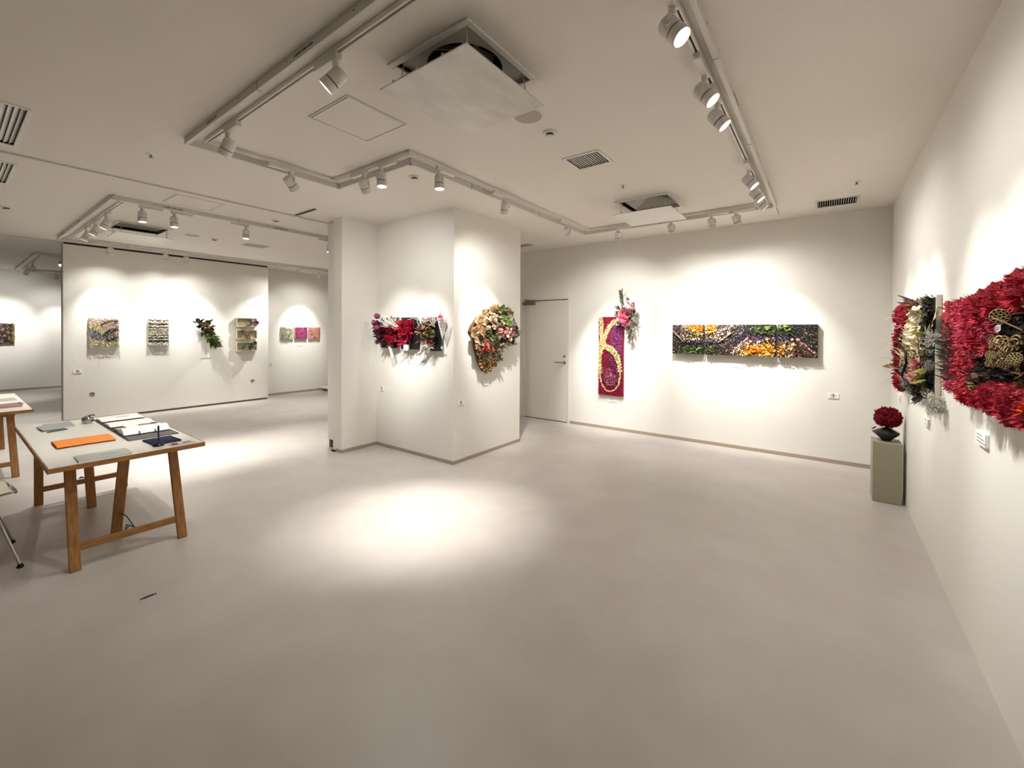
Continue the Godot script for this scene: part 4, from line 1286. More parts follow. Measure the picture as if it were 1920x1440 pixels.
	lp.tube([Vector3(0.23, 0.2, 0.12), Vector3(0.30, 0.275, 0.13), Vector3(0.40, 0.285, 0.13), Vector3(0.5, 0.25, 0.12)], [0.002], 4)
	stuff(obj("white_wisps", lp, M.plant, c))
	var bk := MB.new()
	bk.col = L("ddd4c6")
	bk.tube([Vector3(0.34, -0.06, 0.12), Vector3(0.285, -0.15, 0.12), Vector3(0.255, -0.215, 0.11), Vector3(0.19, -0.24, 0.10), Vector3(0.14, -0.262, 0.09)], [0.03, 0.028, 0.022, 0.016, 0.006], 9)
	bk.tube([Vector3(0.255, -0.215, 0.11), Vector3(0.21, -0.275, 0.10)], [0.015, 0.004], 7)
	obj("pale_branch", bk, M.plant, c)
	var cg := MB.new()
	cg.col = L("d9d2c6")
	for k in 70: cg.tube(curly(Vector3(0.40, -0.15, 0.11), rv() + Vector3(0, 0, 0.5), R.randf_range(0.06, 0.1), 0.5, 5), [0.0018], 3)
	stuff(obj("white_tangle", cg, M.plant, c))
	put("white_petal", rose_mesh(0.02, L("d8d2c8"), L("f0ece4"), 2, 5), M.plant, c, Transform3D(Basis.IDENTITY, Vector3(0.57, -0.155, 0.075)))

func fungus_mesh(r: float, c0: Color, c1: Color, wav := 0.16) -> ArrayMesh:
	var b := MB.new()
	var p := []
	var cs := []
	var ph := R.randf() * 6.0
	for i in 6:
		var k := i / 5.0
		var row := PackedVector3Array()
		for j in 22:
			var a := -2.0 + 4.0 * j / 21.0
			var q := r * k * (1.0 + 0.12 * sin(a * 5.0 + ph) * k)
			row.append(Vector3(sin(a) * q, cos(a) * q * 0.8, r * (0.25 * sqrt(k) + wav * k * k * sin(a * 4.0 + ph) - 0.15 * k * k)))
		p.append(row)
		cs.append(c0.lerp(c1, pow(k, 1.5)) if i != 3 else c0.lerp(c1, 0.15))
	b.grid(p, cs, true)
	return b.mesh()

func bark_wreath():
	var o := thing("bark_relief", "shield shaped bark and fungus relief with coral blooms on the column's right face", "wall relief", Vector3(-3.44, 1.45, -4.17), PI / 2)
	var outl := [Vector2(-0.15, 0.36), Vector2(0.06, 0.385), Vector2(0.34, 0.37), Vector2(0.33, 0.32), Vector2(0.42, 0.22), Vector2(0.47, 0.11), Vector2(0.45, 0.04), Vector2(0.28, -0.09), Vector2(0.15, -0.19), Vector2(0.10, -0.23), Vector2(0.04, -0.27), Vector2(-0.01, -0.3), Vector2(0.03, -0.33), Vector2(0.0, -0.355), Vector2(-0.15, -0.405), Vector2(-0.18, -0.38), Vector2(-0.25, -0.28), Vector2(-0.31, -0.14), Vector2(-0.34, 0.02), Vector2(-0.42, 0.09), Vector2(-0.38, 0.16), Vector2(-0.33, 0.21), Vector2(-0.27, 0.265), Vector2(-0.15, 0.295)]
	var b := MB.new()
	b.col = L("5a432c")
	var tri := Geometry2D.triangulate_polygon(PackedVector2Array(outl))
	var ctr := Vector2(0.0, 0.0)
	for i in range(0, tri.size(), 3):
		var q := [outl[tri[i]], outl[tri[i + 1]], outl[tri[i + 2]]]
		var w := []
		for k in 3:
			var r2: Vector2 = q[k].lerp(ctr, 0.18)
			w.append(Vector3(r2.x, r2.y, 0.075))
		if (w[1] - w[0]).cross(w[2] - w[0]).z > 0: b.tri(w[0], w[1], w[2])
		else: b.tri(w[0], w[2], w[1])
	for i in outl.size():
		var u: Vector2 = outl[i]
		var v: Vector2 = outl[(i + 1) % outl.size()]
		var u2 := u.lerp(ctr, 0.18)
		var v2 := v.lerp(ctr, 0.18)
		b.quad(Vector3(v.x, v.y, 0.02), Vector3(u.x, u.y, 0.02), Vector3(u2.x, u2.y, 0.075), Vector3(v2.x, v2.y, 0.075))
		b.quad(Vector3(v.x, v.y, 0.001), Vector3(u.x, u.y, 0.001), Vector3(u.x, u.y, 0.02), Vector3(v.x, v.y, 0.02))
	obj("bark_base", b, M.plant, o)
	var fu := [fungus_mesh(0.09, L("4a3322"), L("a88560")), fungus_mesh(0.07, L("3a281c"), L("c7a884")), fungus_mesh(0.08, L("5c4026"), L("8d6a44"))]
	var fl := [fungus_mesh(0.06, L("7d5c40"), L("e3cfb4")), fungus_mesh(0.05, L("6a4a34"), L("d2b798"))]
	for q in [[-0.06, 0.375, 0.11, 0, 0.0, 1.25], [0.06, 0.385, 0.11, 2, -0.3, 1.2], [0.22, 0.375, 0.10, 2, -0.2, 1.3], [0.31, 0.35, 0.10, 0, -0.9, 1.0], [-0.16, 0.33, 0.08, 2, 0.5, 0.8], [-0.10, 0.33, 0.09, 1, 0.2, 1.0], [-0.28, 0.24, 0.10, 0, 0.6, 1.15], [-0.21, 0.225, 0.13, 1, 0.4, 1.1], [-0.30, 0.18, 0.12, 2, 0.9, 1.1], [-0.12, 0.25, 0.14, 1, 0.0, 1.1], [-0.38, 0.11, 0.10, 0, 1.2, 0.9], [-0.36, 0.05, 0.11, 1, 1.3, 0.9], [-0.25, 0.12, 0.14, 0, 0.8, 1.0], [-0.32, -0.03, 0.10, 2, 1.4, 0.9]]:
		put("bracket_fungus", fu[q[3]], M.plant, o, Transform3D((Basis(Vector3.BACK, q[4]) * Basis(Vector3.RIGHT, -0.45)).scaled_local(Vector3.ONE * q[5]), Vector3(q[0], q[1] - 0.03, q[2])))
	for k in 36:
		var at := Vector3(R.randf_range(-0.16, 0.10), R.randf_range(0.12, 0.30), 0.13)
		if k > 22: at = Vector3(R.randf_range(-0.36, -0.2), R.randf_range(-0.12, 0.10), 0.11)
		put("cream_fungus", fl[k % 2], M.plant, o, Transform3D((Basis(Vector3.BACK, R.randf_range(-1.2, 1.2)) * Basis(Vector3.RIGHT, R.randf_range(-0.9, -0.2))).scaled_local(Vector3.ONE * R.randf_range(0.5, 0.95)), at))
	# bark scales down the tail
	var sc := []
	for k in 5: sc.append(fungus_mesh(0.042, [L("4a3220"), L("3a2718"), L("5a4028"), L("6a4c30"), L("4a3a24")][k], [L("a88758"), L("c09c6c"), L("94714a"), L("c9ab80"), L("b08f60")][k], 0.25))
	var n := 0
	while n < 150:
		var p := Vector2(R.randf_range(-0.32, 0.16), R.randf_range(-0.42, -0.05))
		if not in_poly(p, outl): continue
		n += 1
		put("bark_scale", sc[R.randi() % 5], M.plant, o, Transform3D((Basis(Vector3.BACK, R.randf_range(-2.8, 2.8)) * Basis(Vector3.RIGHT, R.randf_range(-0.7, 0.1))).scaled_local(Vector3.ONE * R.randf_range(0.8, 1.35)), Vector3(p.x, p.y, 0.078 - maxf(0.0, (-0.25 - p.y)) * 0.12)))
	# green tufts
	var gm := [L("3d4f26"), L("5c7438"), L("2c3a20"), L("7d9450"), L("24301c")]
	var lg := []
	for k in 5: lg.append(leaf_mesh(0.07, 0.022, 0.2, 0.3, gm[k], jit(gm[(k + 1) % 5], 0.2), 3))
	for q in [[0.07, 0.33, 0.13, 34, 0.10, 1.0], [-0.20, 0.045, 0.13, 16, 0.05, 0.8], [-0.09, 0.01, 0.14, 20, 0.06, 0.9], [-0.02, -0.06, 0.13, 16, 0.06, 0.8], [0.07, -0.24, 0.08, 14, 0.03, 0.8], [0.44, 0.06, 0.09, 34, 0.07, 0.8], [0.33, -0.04, 0.08, 30, 0.08, 0.8], [0.2, 0.2, 0.14, 14, 0.07, 0.7]]:
		for k in q[3]:
			var d := Vector3(R.randf_range(-1, 1), R.randf_range(-0.4, 1.3) if q[1] > -0.2 else R.randf_range(-1.3, 0.2), R.randf_range(0.1, 0.9))
			put("green_leaf", lg[R.randi() % 5], M.plant, o, Transform3D(along(d, Vector3.BACK).scaled_local(Vector3.ONE * q[5] * R.randf_range(0.7, 1.2)), Vector3(q[0] + R.randf_range(-q[4], q[4]), q[1] + R.randf_range(-q[4], q[4]) * 0.6, q[2])))
	# small flower heads
	var lime := []
	for k in 3: lime.append(rose_mesh(0.022, L("7d8f4a"), L("cfd79a"), 2, 6, 0.3))
	for k in 34: put("green_floret", lime[k % 3], M.plant, o, Transform3D(Basis.from_euler(rv() * 0.5), Vector3(0.17 + R.randf_range(-0.10, 0.12), 0.215 + R.randf_range(-0.05, 0.05), 0.15 + R.randf_range(-0.01, 0.02))))
	var pk := []
	for k in 4: pk.append(rose_mesh(0.024, [L("b8686a"), L("d89a8c"), L("e8d0c4"), L("a04a4c")][k], [L("e6a59a"), L("f0d5c8"), L("f7ece2"), L("d88a80")][k], 2, 6, 0.4))
	for k in 40: put("pink_floret", pk[R.randi() % 4], M.plant, o, Transform3D(Basis.from_euler(rv() * 0.6), Vector3(0.14 + R.randf_range(-0.15, 0.17), 0.085 + R.randf_range(-0.06, 0.06), 0.15 + R.randf_range(-0.02, 0.02))))
	for q in [[-0.245, -0.075, 0.13, 0.065], [-0.285, -0.125, 0.11, 0.05], [-0.21, -0.11, 0.12, 0.045], [-0.09, -0.125, 0.11, 0.035], [-0.30, 0.07, 0.13, 0.035], [-0.06, -0.295, 0.08, 0.03]]:
		put("coral_bloom", rose_mesh(q[3], L("b03a30"), L("e8705a"), 3, 7, 0.5), M.plant, o, Transform3D(Basis.from_euler(rv() * 0.4), Vector3(q[0], q[1], q[2])))
	var dk := [L("3a2a26"), L("6a4a44"), L("8a6a60"), L("b89a8c")]
	for k in 44:
		var f := MB.new()
		var cc: Color = dk[R.randi() % 4]
		var rr := R.randf_range(0.013, 0.026)
		f.blob(Vector3.ZERO, Vector3(rr, rr, rr), N, 0.25, 3.0, cc.darkened(0.3), cc, 6, 9)
		obj("seed_ball", f, M.plant, o, Vector3(0.15 + R.randf_range(-0.16, 0.28), 0.02 + R.randf_range(-0.12, 0.16), 0.11 + R.randf_range(0.0, 0.04)))
	for q in [[0.255, -0.005, 0.13, 0.04], [0.06, -0.165, 0.11, 0.036], [0.02, -0.13, 0.11, 0.03]]:
		put("cream_bloom", rose_mesh(q[3], L("a88e66"), L("e0cfa8"), 3, 6, 0.2), M.plant, o, Transform3D(Basis.from_euler(rv() * 0.4), Vector3(q[0], q[1], q[2])))
	var mo := MB.new()
	n = 0
	while n < 900:
		var p := Vector2(R.randf_range(-0.4, 0.5), R.randf_range(-0.28, 0.36))
		if not in_poly(p, outl): continue
		n += 1
		var cc: Color = mixc([L("3a3324"), L("5c4a34"), L("7a6448"), L("2a2c1c"), L("8d7a66"), L("4a2e28")])
		mo.leaf(Vector3(p.x, p.y, 0.075 + R.randf_range(0, 0.03)), Vector3(R.randf_range(-1, 1), R.randf_range(-1, 1), R.randf_range(0.3, 1.2)).normalized(), Vector3.BACK, R.randf_range(0.02, 0.045), 0.016, 0.3, 0.3, jit(cc, 0.2), jit(cc.lightened(0.15), 0.25), 2)
	stuff(obj("dry_moss", mo, M.plant, o))

# ---------------------------------------------------------------- works on the right wall
func dark_relief():
	var o := thing("plant_relief", "long relief of red moss, cream orchids, dark leaves and twig on a pale canvas", "wall relief", Vector3(0.592, 1.432, -4.56), -PI / 2)
	obj("canvas_frame", bx(Vector3(1.585, 0.73, 0.028), Vector3(0, 0, 0.0155), 0.002), M.canvas, o)
	obj("dark_ground", bx(Vector3(1.555, 0.70, 0.004), Vector3(0, 0, 0.032)), M.board, o)
	var P := func(z: float, y: float, d := 0.06) -> Vector3: return Vector3(z + 4.56, y - 1.432, d)
	# ground cover by region
	var b := MB.new()
	for i in 5200:
		var p := Vector2(R.randf_range(-0.78, 0.775), R.randf_range(-0.355, 0.355))
		var c: Color
		var ln := 0.036
		if p.x < -0.42 + 0.1 * sin(p.y * 9.0) or (p.x < 0.02 and p.y > 0.14 and p.x > -0.45): c = mixc([L("7d1420"), L("9a1c2a"), L("5a0f18"), L("b02a36")])
		elif p.x < 0.40 and p.y < 0.14 and p.y > -0.16: c = mixc([L("8a7450"), L("b09a6e"), L("5c4a32"), L("c9b68c"), L("3a2e22")])
		elif p.y < -0.2 and p.x < 0.0: c = mixc([L("5a6058"), L("3a4038"), L("8a9088"), L("2a302a"), L("b0b4ac")])
		elif p.x > 0.45 and p.y < -0.24: c = mixc([L("c8c2b4"), L("e0dace"), L("9a9488"), L("2a2a26")])
		elif p.x > 0.45 and absf(p.y - 0.06) < 0.08: c = mixc([L("a3a09a"), L("c4c2be"), L("7a7874"), L("5a5a58")])
		else: c = mixc([L("15140f"), L("23221a"), L("0e0d0c"), L("3a362a"), L("2a2c20")])
		b.leaf(Vector3(p.x, p.y, 0.034 + R.randf_range(0, 0.012)), Vector3(R.randf_range(-1, 1), R.randf_range(-1, 1), R.randf_range(0.05, 0.5)).normalized(), Vector3.BACK, ln * R.randf_range(0.5, 1.0), R.randf_range(0.008, 0.02), 0.25, 0.3, jit(c, 0.2), jit(c, 0.3), 2)
	stuff(obj("ground_plants", b, M.plant, o))
	# red moss mounds
	for q in [[-5.15, 1.70, 0.09], [-5.02, 1.62, 0.10], [-4.80, 1.72, 0.09], [-4.46, 1.70, 0.10], [-4.40, 1.60, 0.08], [-5.15, 1.52, 0.09], [-5.2, 1.40, 0.09], [-5.17, 1.28, 0.09], [-5.15, 1.17, 0.08], [-5.05, 1.11, 0.07], [-4.65, 1.66, 0.08]]:
		var f := MB.new()
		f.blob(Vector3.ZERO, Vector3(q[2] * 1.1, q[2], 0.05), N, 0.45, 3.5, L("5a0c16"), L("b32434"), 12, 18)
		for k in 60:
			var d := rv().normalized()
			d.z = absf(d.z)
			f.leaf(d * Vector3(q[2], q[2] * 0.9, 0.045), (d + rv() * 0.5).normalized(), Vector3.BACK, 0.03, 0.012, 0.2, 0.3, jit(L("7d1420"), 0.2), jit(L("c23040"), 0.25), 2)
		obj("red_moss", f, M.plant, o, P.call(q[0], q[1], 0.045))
	var oc := []
	for k in 3: oc.append(rose_mesh(0.055, L("cdb88c"), L("f2e8cc"), 2, 5, 0.4, 0.7))
	for q in [[-4.08, 1.70], [-4.06, 1.66], [-4.10, 1.63], [-4.15, 1.59], [-4.17, 1.57], [-4.22, 1.54], [-4.10, 1.56], [-4.0, 1.68], [-4.22, 1.50], [-4.05, 1.60], [-4.28, 1.46], [-4.12, 1.49], [-4.18, 1.63], [-4.3, 1.52], [-4.0, 1.47]]:
		put("cream_orchid", oc[R.randi() % 3], M.plant, o, Transform3D(Basis.from_euler(rv() * 0.5 + Vector3(0, 0.7, 0)), P.call(q[0] + 0.02, q[1], 0.085)))
	put("cream_mushroom", fungus_mesh(0.15, L("8d7654"), L("dcc8a0"), 0.10), M.plant, o, Transform3D((Basis(Vector3.BACK, 0.5) * Basis(Vector3.RIGHT, -0.4)).scaled_local(Vector3(1.0, 0.8, 0.6)), P.call(-3.70, 1.60, 0.05)))
	put("cream_mushroom", fungus_mesh(0.10, L("9a8258"), L("e6d4ac"), 0.10), M.plant, o, Transform3D((Basis(Vector3.BACK, 1.0) * Basis(Vector3.RIGHT, -0.4)).scaled_local(Vector3(1.0, 0.8, 0.6)), P.call(-3.86, 1.61, 0.05)))
	for q in [[-3.70, 1.52, 0.09, "c4c0ba"], [-3.80, 1.34, 0.07, "9a9890"], [-3.68, 1.13, 0.10, "d2cdc0"], [-3.60, 1.10, 0.07, "bfbab0"], [-4.73, 1.16, 0.09, "a3a8a0"], [-4.88, 1.23, 0.07, "8d9290"], [-4.05, 1.765, 0.07, "a89c84"]]:
		var f := MB.new()
		for k in 170:
			f.col = jit(L(q[3]), 0.2)
			f.tube(curly(rv() * q[2] * 0.3, rv() + Vector3(0, 0, 0.4), q[2] * R.randf_range(0.3, 0.6), 0.7, 4), [0.004, 0.0036, 0.003, 0.002, 0.001], 3)
		obj("pale_lichen", f, M.plant, o, P.call(q[0], q[1], 0.04))
	for q in [[-3.97, 1.335, 0.055], [-4.02, 1.30, 0.05], [-4.08, 1.27, 0.05], [-3.94, 1.29, 0.05], [-4.04, 1.24, 0.055], [-3.95, 1.25, 0.05], [-4.10, 1.23, 0.045]]:
		put("pink_hydrangea", rose_mesh(q[2], L("9a4a50"), L("e0a09a"), 3, 7, 0.6, 0.9), M.plant, o, Transform3D(Basis.from_euler(rv() * 0.5 + Vector3(0, 0.6, 0)), P.call(q[0], q[1], 0.085)))
	var tw := MB.new()
	for k in 150:
		tw.col = jit(mixc([L("a89468"), L("c9b88c"), L("7a6440"), L("dccfae")]), 0.2)
		tw.tube(curly(P.call(R.randf_range(-4.75, -3.95), R.randf_range(1.36, 1.52), 0.05), Vector3(R.randf_range(-1, 1), R.randf_range(-0.8, 0.8), R.randf_range(0.0, 0.25)), R.randf_range(0.08, 0.18), 0.4, 6), [0.0045, 0.004, 0.004, 0.003, 0.003, 0.002, 0.001], 4)
	stuff(obj("straw_strands", tw, M.plant, o))
	var pw := MB.new()
	pw.col = L("d8c8b8")
	for k in 34: pw.tube(curly(P.call(R.randf_range(-5.25, -4.7), R.randf_range(1.1, 1.7), 0.06), Vector3(R.randf_range(-1.4, 0.6), R.randf_range(-0.3, 0.6), R.randf_range(0.0, 0.5)), R.randf_range(0.08, 0.22), 0.3, 6), [0.0016], 3)
	stuff(obj("white_filaments", pw, M.plant, o))
	var bt := MB.new()
	bt.col = L("1c1512")
	bt.tube([P.call(-4.52, 1.47, 0.09), P.call(-4.30, 1.42, 0.12), P.call(-4.11, 1.40, 0.13), P.call(-4.0, 1.345, 0.14), P.call(-4.12, 1.28, 0.14), P.call(-4.30, 1.24, 0.13), P.call(-4.18, 1.21, 0.13), P.call(-4.02, 1.20, 0.12), P.call(-3.80, 1.21, 0.09)], [0.005, 0.007, 0.008, 0.008, 0.008, 0.008, 0.007, 0.006, 0.004], 7)
	bt.tube([P.call(-4.30, 1.42, 0.12), P.call(-4.40, 1.46, 0.14), P.call(-4.55, 1.52, 0.13)], [0.006, 0.005, 0.003], 6)
	obj("dark_twig", bt, M.plant, o)
	for q in [[-4.32, 1.765, -0.9, 0.30, 0.30], [-4.35, 1.75, -0.8, 0.15, 0.28], [-4.28, 1.76, -1.0, 0.25, 0.24]]:
		put("black_blade", leaf_mesh(q[4], 0.03, 0.15, 0.2, L("100e0d"), L("2a2724"), 5, 0.5), M.gloss, o, Transform3D(along(Vector3(q[2], q[3], 0.12), Vector3.BACK), P.call(q[0], q[1], 0.05)))
	put("curled_leaf", leaf_mesh(0.22, 0.05, 0.35, 0.4, L("6a4a34"), L("8d6248"), 5), M.plant, o, Transform3D(along(Vector3(-0.95, -0.15, 0.12), Vector3.BACK), P.call(-5.05, 1.27, 0.06)))
	var dl := []
	for k in 4: dl.append(leaf_mesh(0.11, 0.05, 0.3, 0.3, [L("121210"), L("22241a"), L("3a3c2c"), L("191714")][k], [L("2c2c24"), L("4a4c3a"), L("5c5a48"), L("2a2620")][k], 4))
	for k in 90:
		var z := R.randf_range(-3.98, -3.80) if k % 3 else R.randf_range(-4.4, -3.82)
		var y := R.randf_range(1.10, 1.78) if k % 3 else R.randf_range(1.08, 1.2)
		put("dark_leaf", dl[R.randi() % 4], M.gloss, o, Transform3D(along(Vector3(R.randf_range(-1, 1), R.randf_range(-1, 1), R.randf_range(0.05, 0.35)), Vector3(R.randf_range(-0.2, 1.0), 0, 1)).scaled_local(Vector3.ONE * R.randf_range(0.5, 0.8)), P.call(z, y, 0.04)))
	for k in 9:
		put("rust_leaf", leaf_mesh(0.09, 0.05, 0.3, 0.4, L("5c2c1e"), L("a86a4a"), 3), M.plant, o, Transform3D(along(Vector3(R.randf_range(-1, 0.6), R.randf_range(-0.2, 1), 0.5), Vector3.BACK), P.call(R.randf_range(-4.28, -4.1), R.randf_range(1.71, 1.77), 0.05)))
	for k in 7:
		put("yellow_green_leaf", leaf_mesh(0.08, 0.03, 0.2, 0.3, L("6a6a2c"), L("a8a850"), 3), M.plant, o, Transform3D(along(rv() + Vector3(0, 0, 0.6), Vector3.BACK), P.call(-3.78 + R.randf_range(-0.06, 0.06), [1.54, 1.28, 1.30][k % 3] + R.randf_range(-0.03, 0.03), 0.07)))

func lotus_mesh(r: float) -> ArrayMesh:
	var b := MB.new()
	b.lathe([Vector2(r * 0.15, -r * 0.9), Vector2(r * 0.6, -r * 0.45), Vector2(r * 0.98, -r * 0.06), Vector2(r, 0.0), Vector2(r * 0.94, r * 0.05)], 22, Vector3.ZERO, Basis(Vector3.RIGHT, PI / 2), true, [L("3a3020"), L("5c4e34"), L("7d6c48"), L("b8a478"), L("a89468")])
	b.col = L("15100c")
	b.disc(r * 0.93, 22, Vector3(0, 0, r * 0.0), Basis(Vector3.RIGHT, PI / 2))
	b.col = L("a8946a")
	var spots := [Vector2.ZERO]
	for k in 6: spots.append(Vector2(cos(k * TAU / 6), sin(k * TAU / 6)) * r * 0.42)
	for k in 11: spots.append(Vector2(cos(k * TAU / 11 + 0.2), sin(k * TAU / 11 + 0.2)) * r * 0.78)
	for s in spots:
		var l := []
		for i in 11: l.append(Vector3(s.x + cos(TAU * i / 10) * r * 0.185, s.y + sin(TAU * i / 10) * r * 0.185, r * 0.045))
		b.tube(l, [r * 0.055], 5, [], false)
	return b.mesh()

func red_relief():
	var o := thing("red_plume_relief", "large shaggy red plume relief with dark centre and lotus pods, at right edge", "wall relief", Vector3(0.592, 1.483, -2.3), -PI / 2)
	for q in [[-0.76, -0.57], [-0.51, 0.72]]:
		obj("backing", bx(Vector3(q[1] - q[0], 0.40, 0.06), Vector3((q[0] + q[1]) / 2, 0, 0.0315), 0.002), M.board, o)
	obj("joining_batten", bx(Vector3(0.12, 0.03, 0.02), Vector3(-0.54, 0.1, 0.02)), M.board, o)
	var P := func(z: float, y: float, d := 0.1) -> Vector3: return Vector3(z + 2.3, y - 1.483, d)
	var dark := [Vector2(0.0, 0.09), Vector2(0.2, 0.165), Vector2(0.47, 0.20), Vector2(0.56, 0.19), Vector2(0.60, 0.02), Vector2(0.42, 0.0), Vector2(0.40, -0.085), Vector2(0.12, -0.105), Vector2(-0.15, -0.155), Vector2(-0.32, -0.145), Vector2(-0.28, -0.03), Vector2(-0.06, -0.01)]
	var reds := [L("8e0f1e"), L("a8162a"), L("7a0c1a"), L("bc2436"), L("9a1830"), L("c92c3e")]
	var magenta := [L("a31838"), L("b8244a"), L("8a1230"), L("c43a5a")]
	var b := MB.new()
	var db := MB.new()
	var i := 0
	while i < 21000:
		var p := Vector2(R.randf_range(-0.76, 0.72), R.randf_range(-0.215, 0.22))
		if p.x > -0.56 and p.x < -0.52: continue
		i += 1
		var edge := maxf(maxf(-0.68 - p.x, p.x - 0.66), absf(p.y) - 0.17) / 0.05
		if in_poly(p, dark):
			if i % 3: continue
			var c: Color = mixc([L("0e0b0a"), L("1a1512"), L("2a211a"), L("15100f"), L("4a3c2c"), L("241c18")])
			db.leaf(Vector3(p.x, p.y, 0.062), Vector3(R.randf_range(-1, 1), R.randf_range(-1, 1), R.randf_range(0.0, 0.45)).normalized(), Vector3.BACK, R.randf_range(0.02, 0.05), R.randf_range(0.005, 0.012), 0.3, 0.3, jit(c, 0.3), jit(c, 0.4), 2)
			continue
		var pal := magenta if (p.x > -0.5 and p.x < 0.05 and p.y > 0.02) or (p.x > -0.1 and p.x < 0.2 and p.y < -0.12) or p.x > 0.42 else reds
		var c: Color = mixc(pal)
		var out := Vector3(R.randf_range(-1.0, 1.0), R.randf_range(-1.0, 0.8), R.randf_range(0.15, 0.7))
		if p.x < -0.68: out.x = -absf(out.x) - 0.3
		if edge > 0: out.y += signf(p.y) * edge * 0.5
		b.leaf(Vector3(p.x, p.y, 0.066 + R.randf_range(0, 0.04)), out.normalized(), Vector3(R.randf_range(-0.5, 1), R.randf_range(-0.5, 0.5), 1).normalized(), R.randf_range(0.012, 0.028), R.randf_range(0.0035, 0.008), R.randf_range(-0.2, 0.5), 0.35, jit(c, 0.3), jit(c.lightened(0.05), 0.35), 2)
	stuff(obj("red_plumes", b, M.plant, o))
	stuff(obj("dark_twigs", db, M.plant, o))
	# soft cockscomb mounds under the plumes
	for q in [[-2.57, 1.64, 0.09], [-2.42, 1.65, 0.10], [-2.26, 1.67, 0.09], [-2.02, 1.69, 0.09], [-2.50, 1.55, 0.09], [-2.30, 1.31, 0.08], [-2.10, 1.31, 0.09], [-1.80, 1.34, 0.09], [-1.70, 1.45, 0.10], [-2.62, 1.28, 0.05], [-1.9, 1.31, 0.08], [-2.45, 1.29, 0.05]]:
		var f := MB.new()
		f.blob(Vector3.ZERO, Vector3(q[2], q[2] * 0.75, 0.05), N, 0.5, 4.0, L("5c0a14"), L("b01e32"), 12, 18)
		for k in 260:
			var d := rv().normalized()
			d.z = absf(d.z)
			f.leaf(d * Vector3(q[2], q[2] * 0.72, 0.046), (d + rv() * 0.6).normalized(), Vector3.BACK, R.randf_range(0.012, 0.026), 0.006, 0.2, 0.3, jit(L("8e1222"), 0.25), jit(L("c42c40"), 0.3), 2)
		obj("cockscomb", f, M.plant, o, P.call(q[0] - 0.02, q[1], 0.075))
	for q in [[-1.85, 1.335, 0.055], [-1.77, 1.315, 0.05]]:
		put("orange_flower", rose_mesh(q[2] * 0.7, L("b03a18"), L("e8642c"), 3, 6, 0.4), M.plant, o, Transform3D(Basis.from_euler(rv() * 0.4), P.call(q[0], q[1], 0.12)))
	# lotus pods, each on its stalk
	for q in [[-1.995, 1.605, 0.15, 0.024, 0.35], [-2.17, 1.475, 0.13, 0.016, -0.2], [-2.03, 1.455, 0.13, 0.017, 0.3], [-1.94, 1.475, 0.13, 0.019, -0.4], [-2.19, 1.445, 0.13, 0.012, 0.2], [-2.42, 1.385, 0.12, 0.011, 0.0]]:
		var at: Vector3 = P.call(q[0], q[1], q[2])
		var pod := put("lotus_pod", lotus_mesh(q[3]), M.plant, o, Transform3D(Basis.from_euler(Vector3(q[4] * 0.5, 1.0 + q[4] * 0.4, 0.3)), at))
		var s := MB.new()
		s.col = L("7d6a48")
		s.tube([Vector3(0, 0, -q[3] * 0.8), Vector3(0.015, -0.005, -q[3] * 0.8 - 0.015), Vector3(0.05, -0.01, -q[3] - 0.03)], [0.0025], 6)
		obj("stalk", s, M.plant, pod)
	var cu := MB.new()
	for k in 70:
		var at: Vector3 = P.call(-2.16 + R.randf_range(-0.10, 0.22), 1.49 + R.randf_range(-0.05, 0.05), 0.09)
		var l := []
		var rr := R.randf_range(0.008, 0.02)
		var a0 := R.randf() * TAU
		for j in 9:
			var a := a0 + j * 0.62
			l.append(at + Vector3(cos(a) * rr, sin(a) * rr * 0.8, 0.02 + 0.003 * j))
		cu.col = jit(mixc([L("a08a60"), L("c2ac7c"), L("7a6644"), L("5c4a32")]), 0.2)
		cu.tube(l, [0.0024, 0.0024, 0.0024, 0.0022, 0.002, 0.002, 0.0016, 0.001, 0.0006], 5)
	stuff(obj("curled_tendrils", cu, M.plant, o))
	var bb := []
	for k in 4: bb.append(leaf_mesh(0.16, 0.016, [-0.25, 0.1, 0.35, 0.2][k], 0.25, L("0c0a0a"), [L("1c1816"), L("262220"), L("15120f"), L("302a26")][k], 5, 0.5))
	for k in 120:
		var t := k / 119.0
		var at: Vector3 = P.call(-2.98 + R.randf_range(0.0, 0.16), lerpf(1.335, 1.60, t) + R.randf_range(-0.02, 0.02), R.randf_range(0.075, 0.12))
		put("black_blade", bb[k % 4], M.gloss, o, Transform3D(along(Vector3(-0.9, R.randf_range(-0.35, 0.55), R.randf_range(0.12, 0.4)), Vector3.BACK).scaled_local(Vector3.ONE * (R.randf_range(0.35, 0.62) if t < 0.75 else 0.3)), at))
	for k in 40:
		var at: Vector3 = P.call(R.randf_range(-2.7, -2.35), R.randf_range(1.34, 1.47), 0.08)
		put("brown_blade", leaf_mesh(0.07, 0.012, 0.3, 0.3, L("3c2018"), L("8d5c48"), 3) if k < 4 else bb[k % 4], M.plant, o, Transform3D(along(Vector3(R.randf_range(-1, 0.5), R.randf_range(-0.4, 0.6), 0.3), Vector3.BACK).scaled_local(Vector3.ONE * 0.4), at))
	put("grey_husk", fungus_mesh(0.03, L("5c5450"), L("a89c98"), 0.1), M.plant, o, Transform3D(Basis(Vector3.RIGHT, -0.5), P.call(-2.11, 1.56, 0.13)))
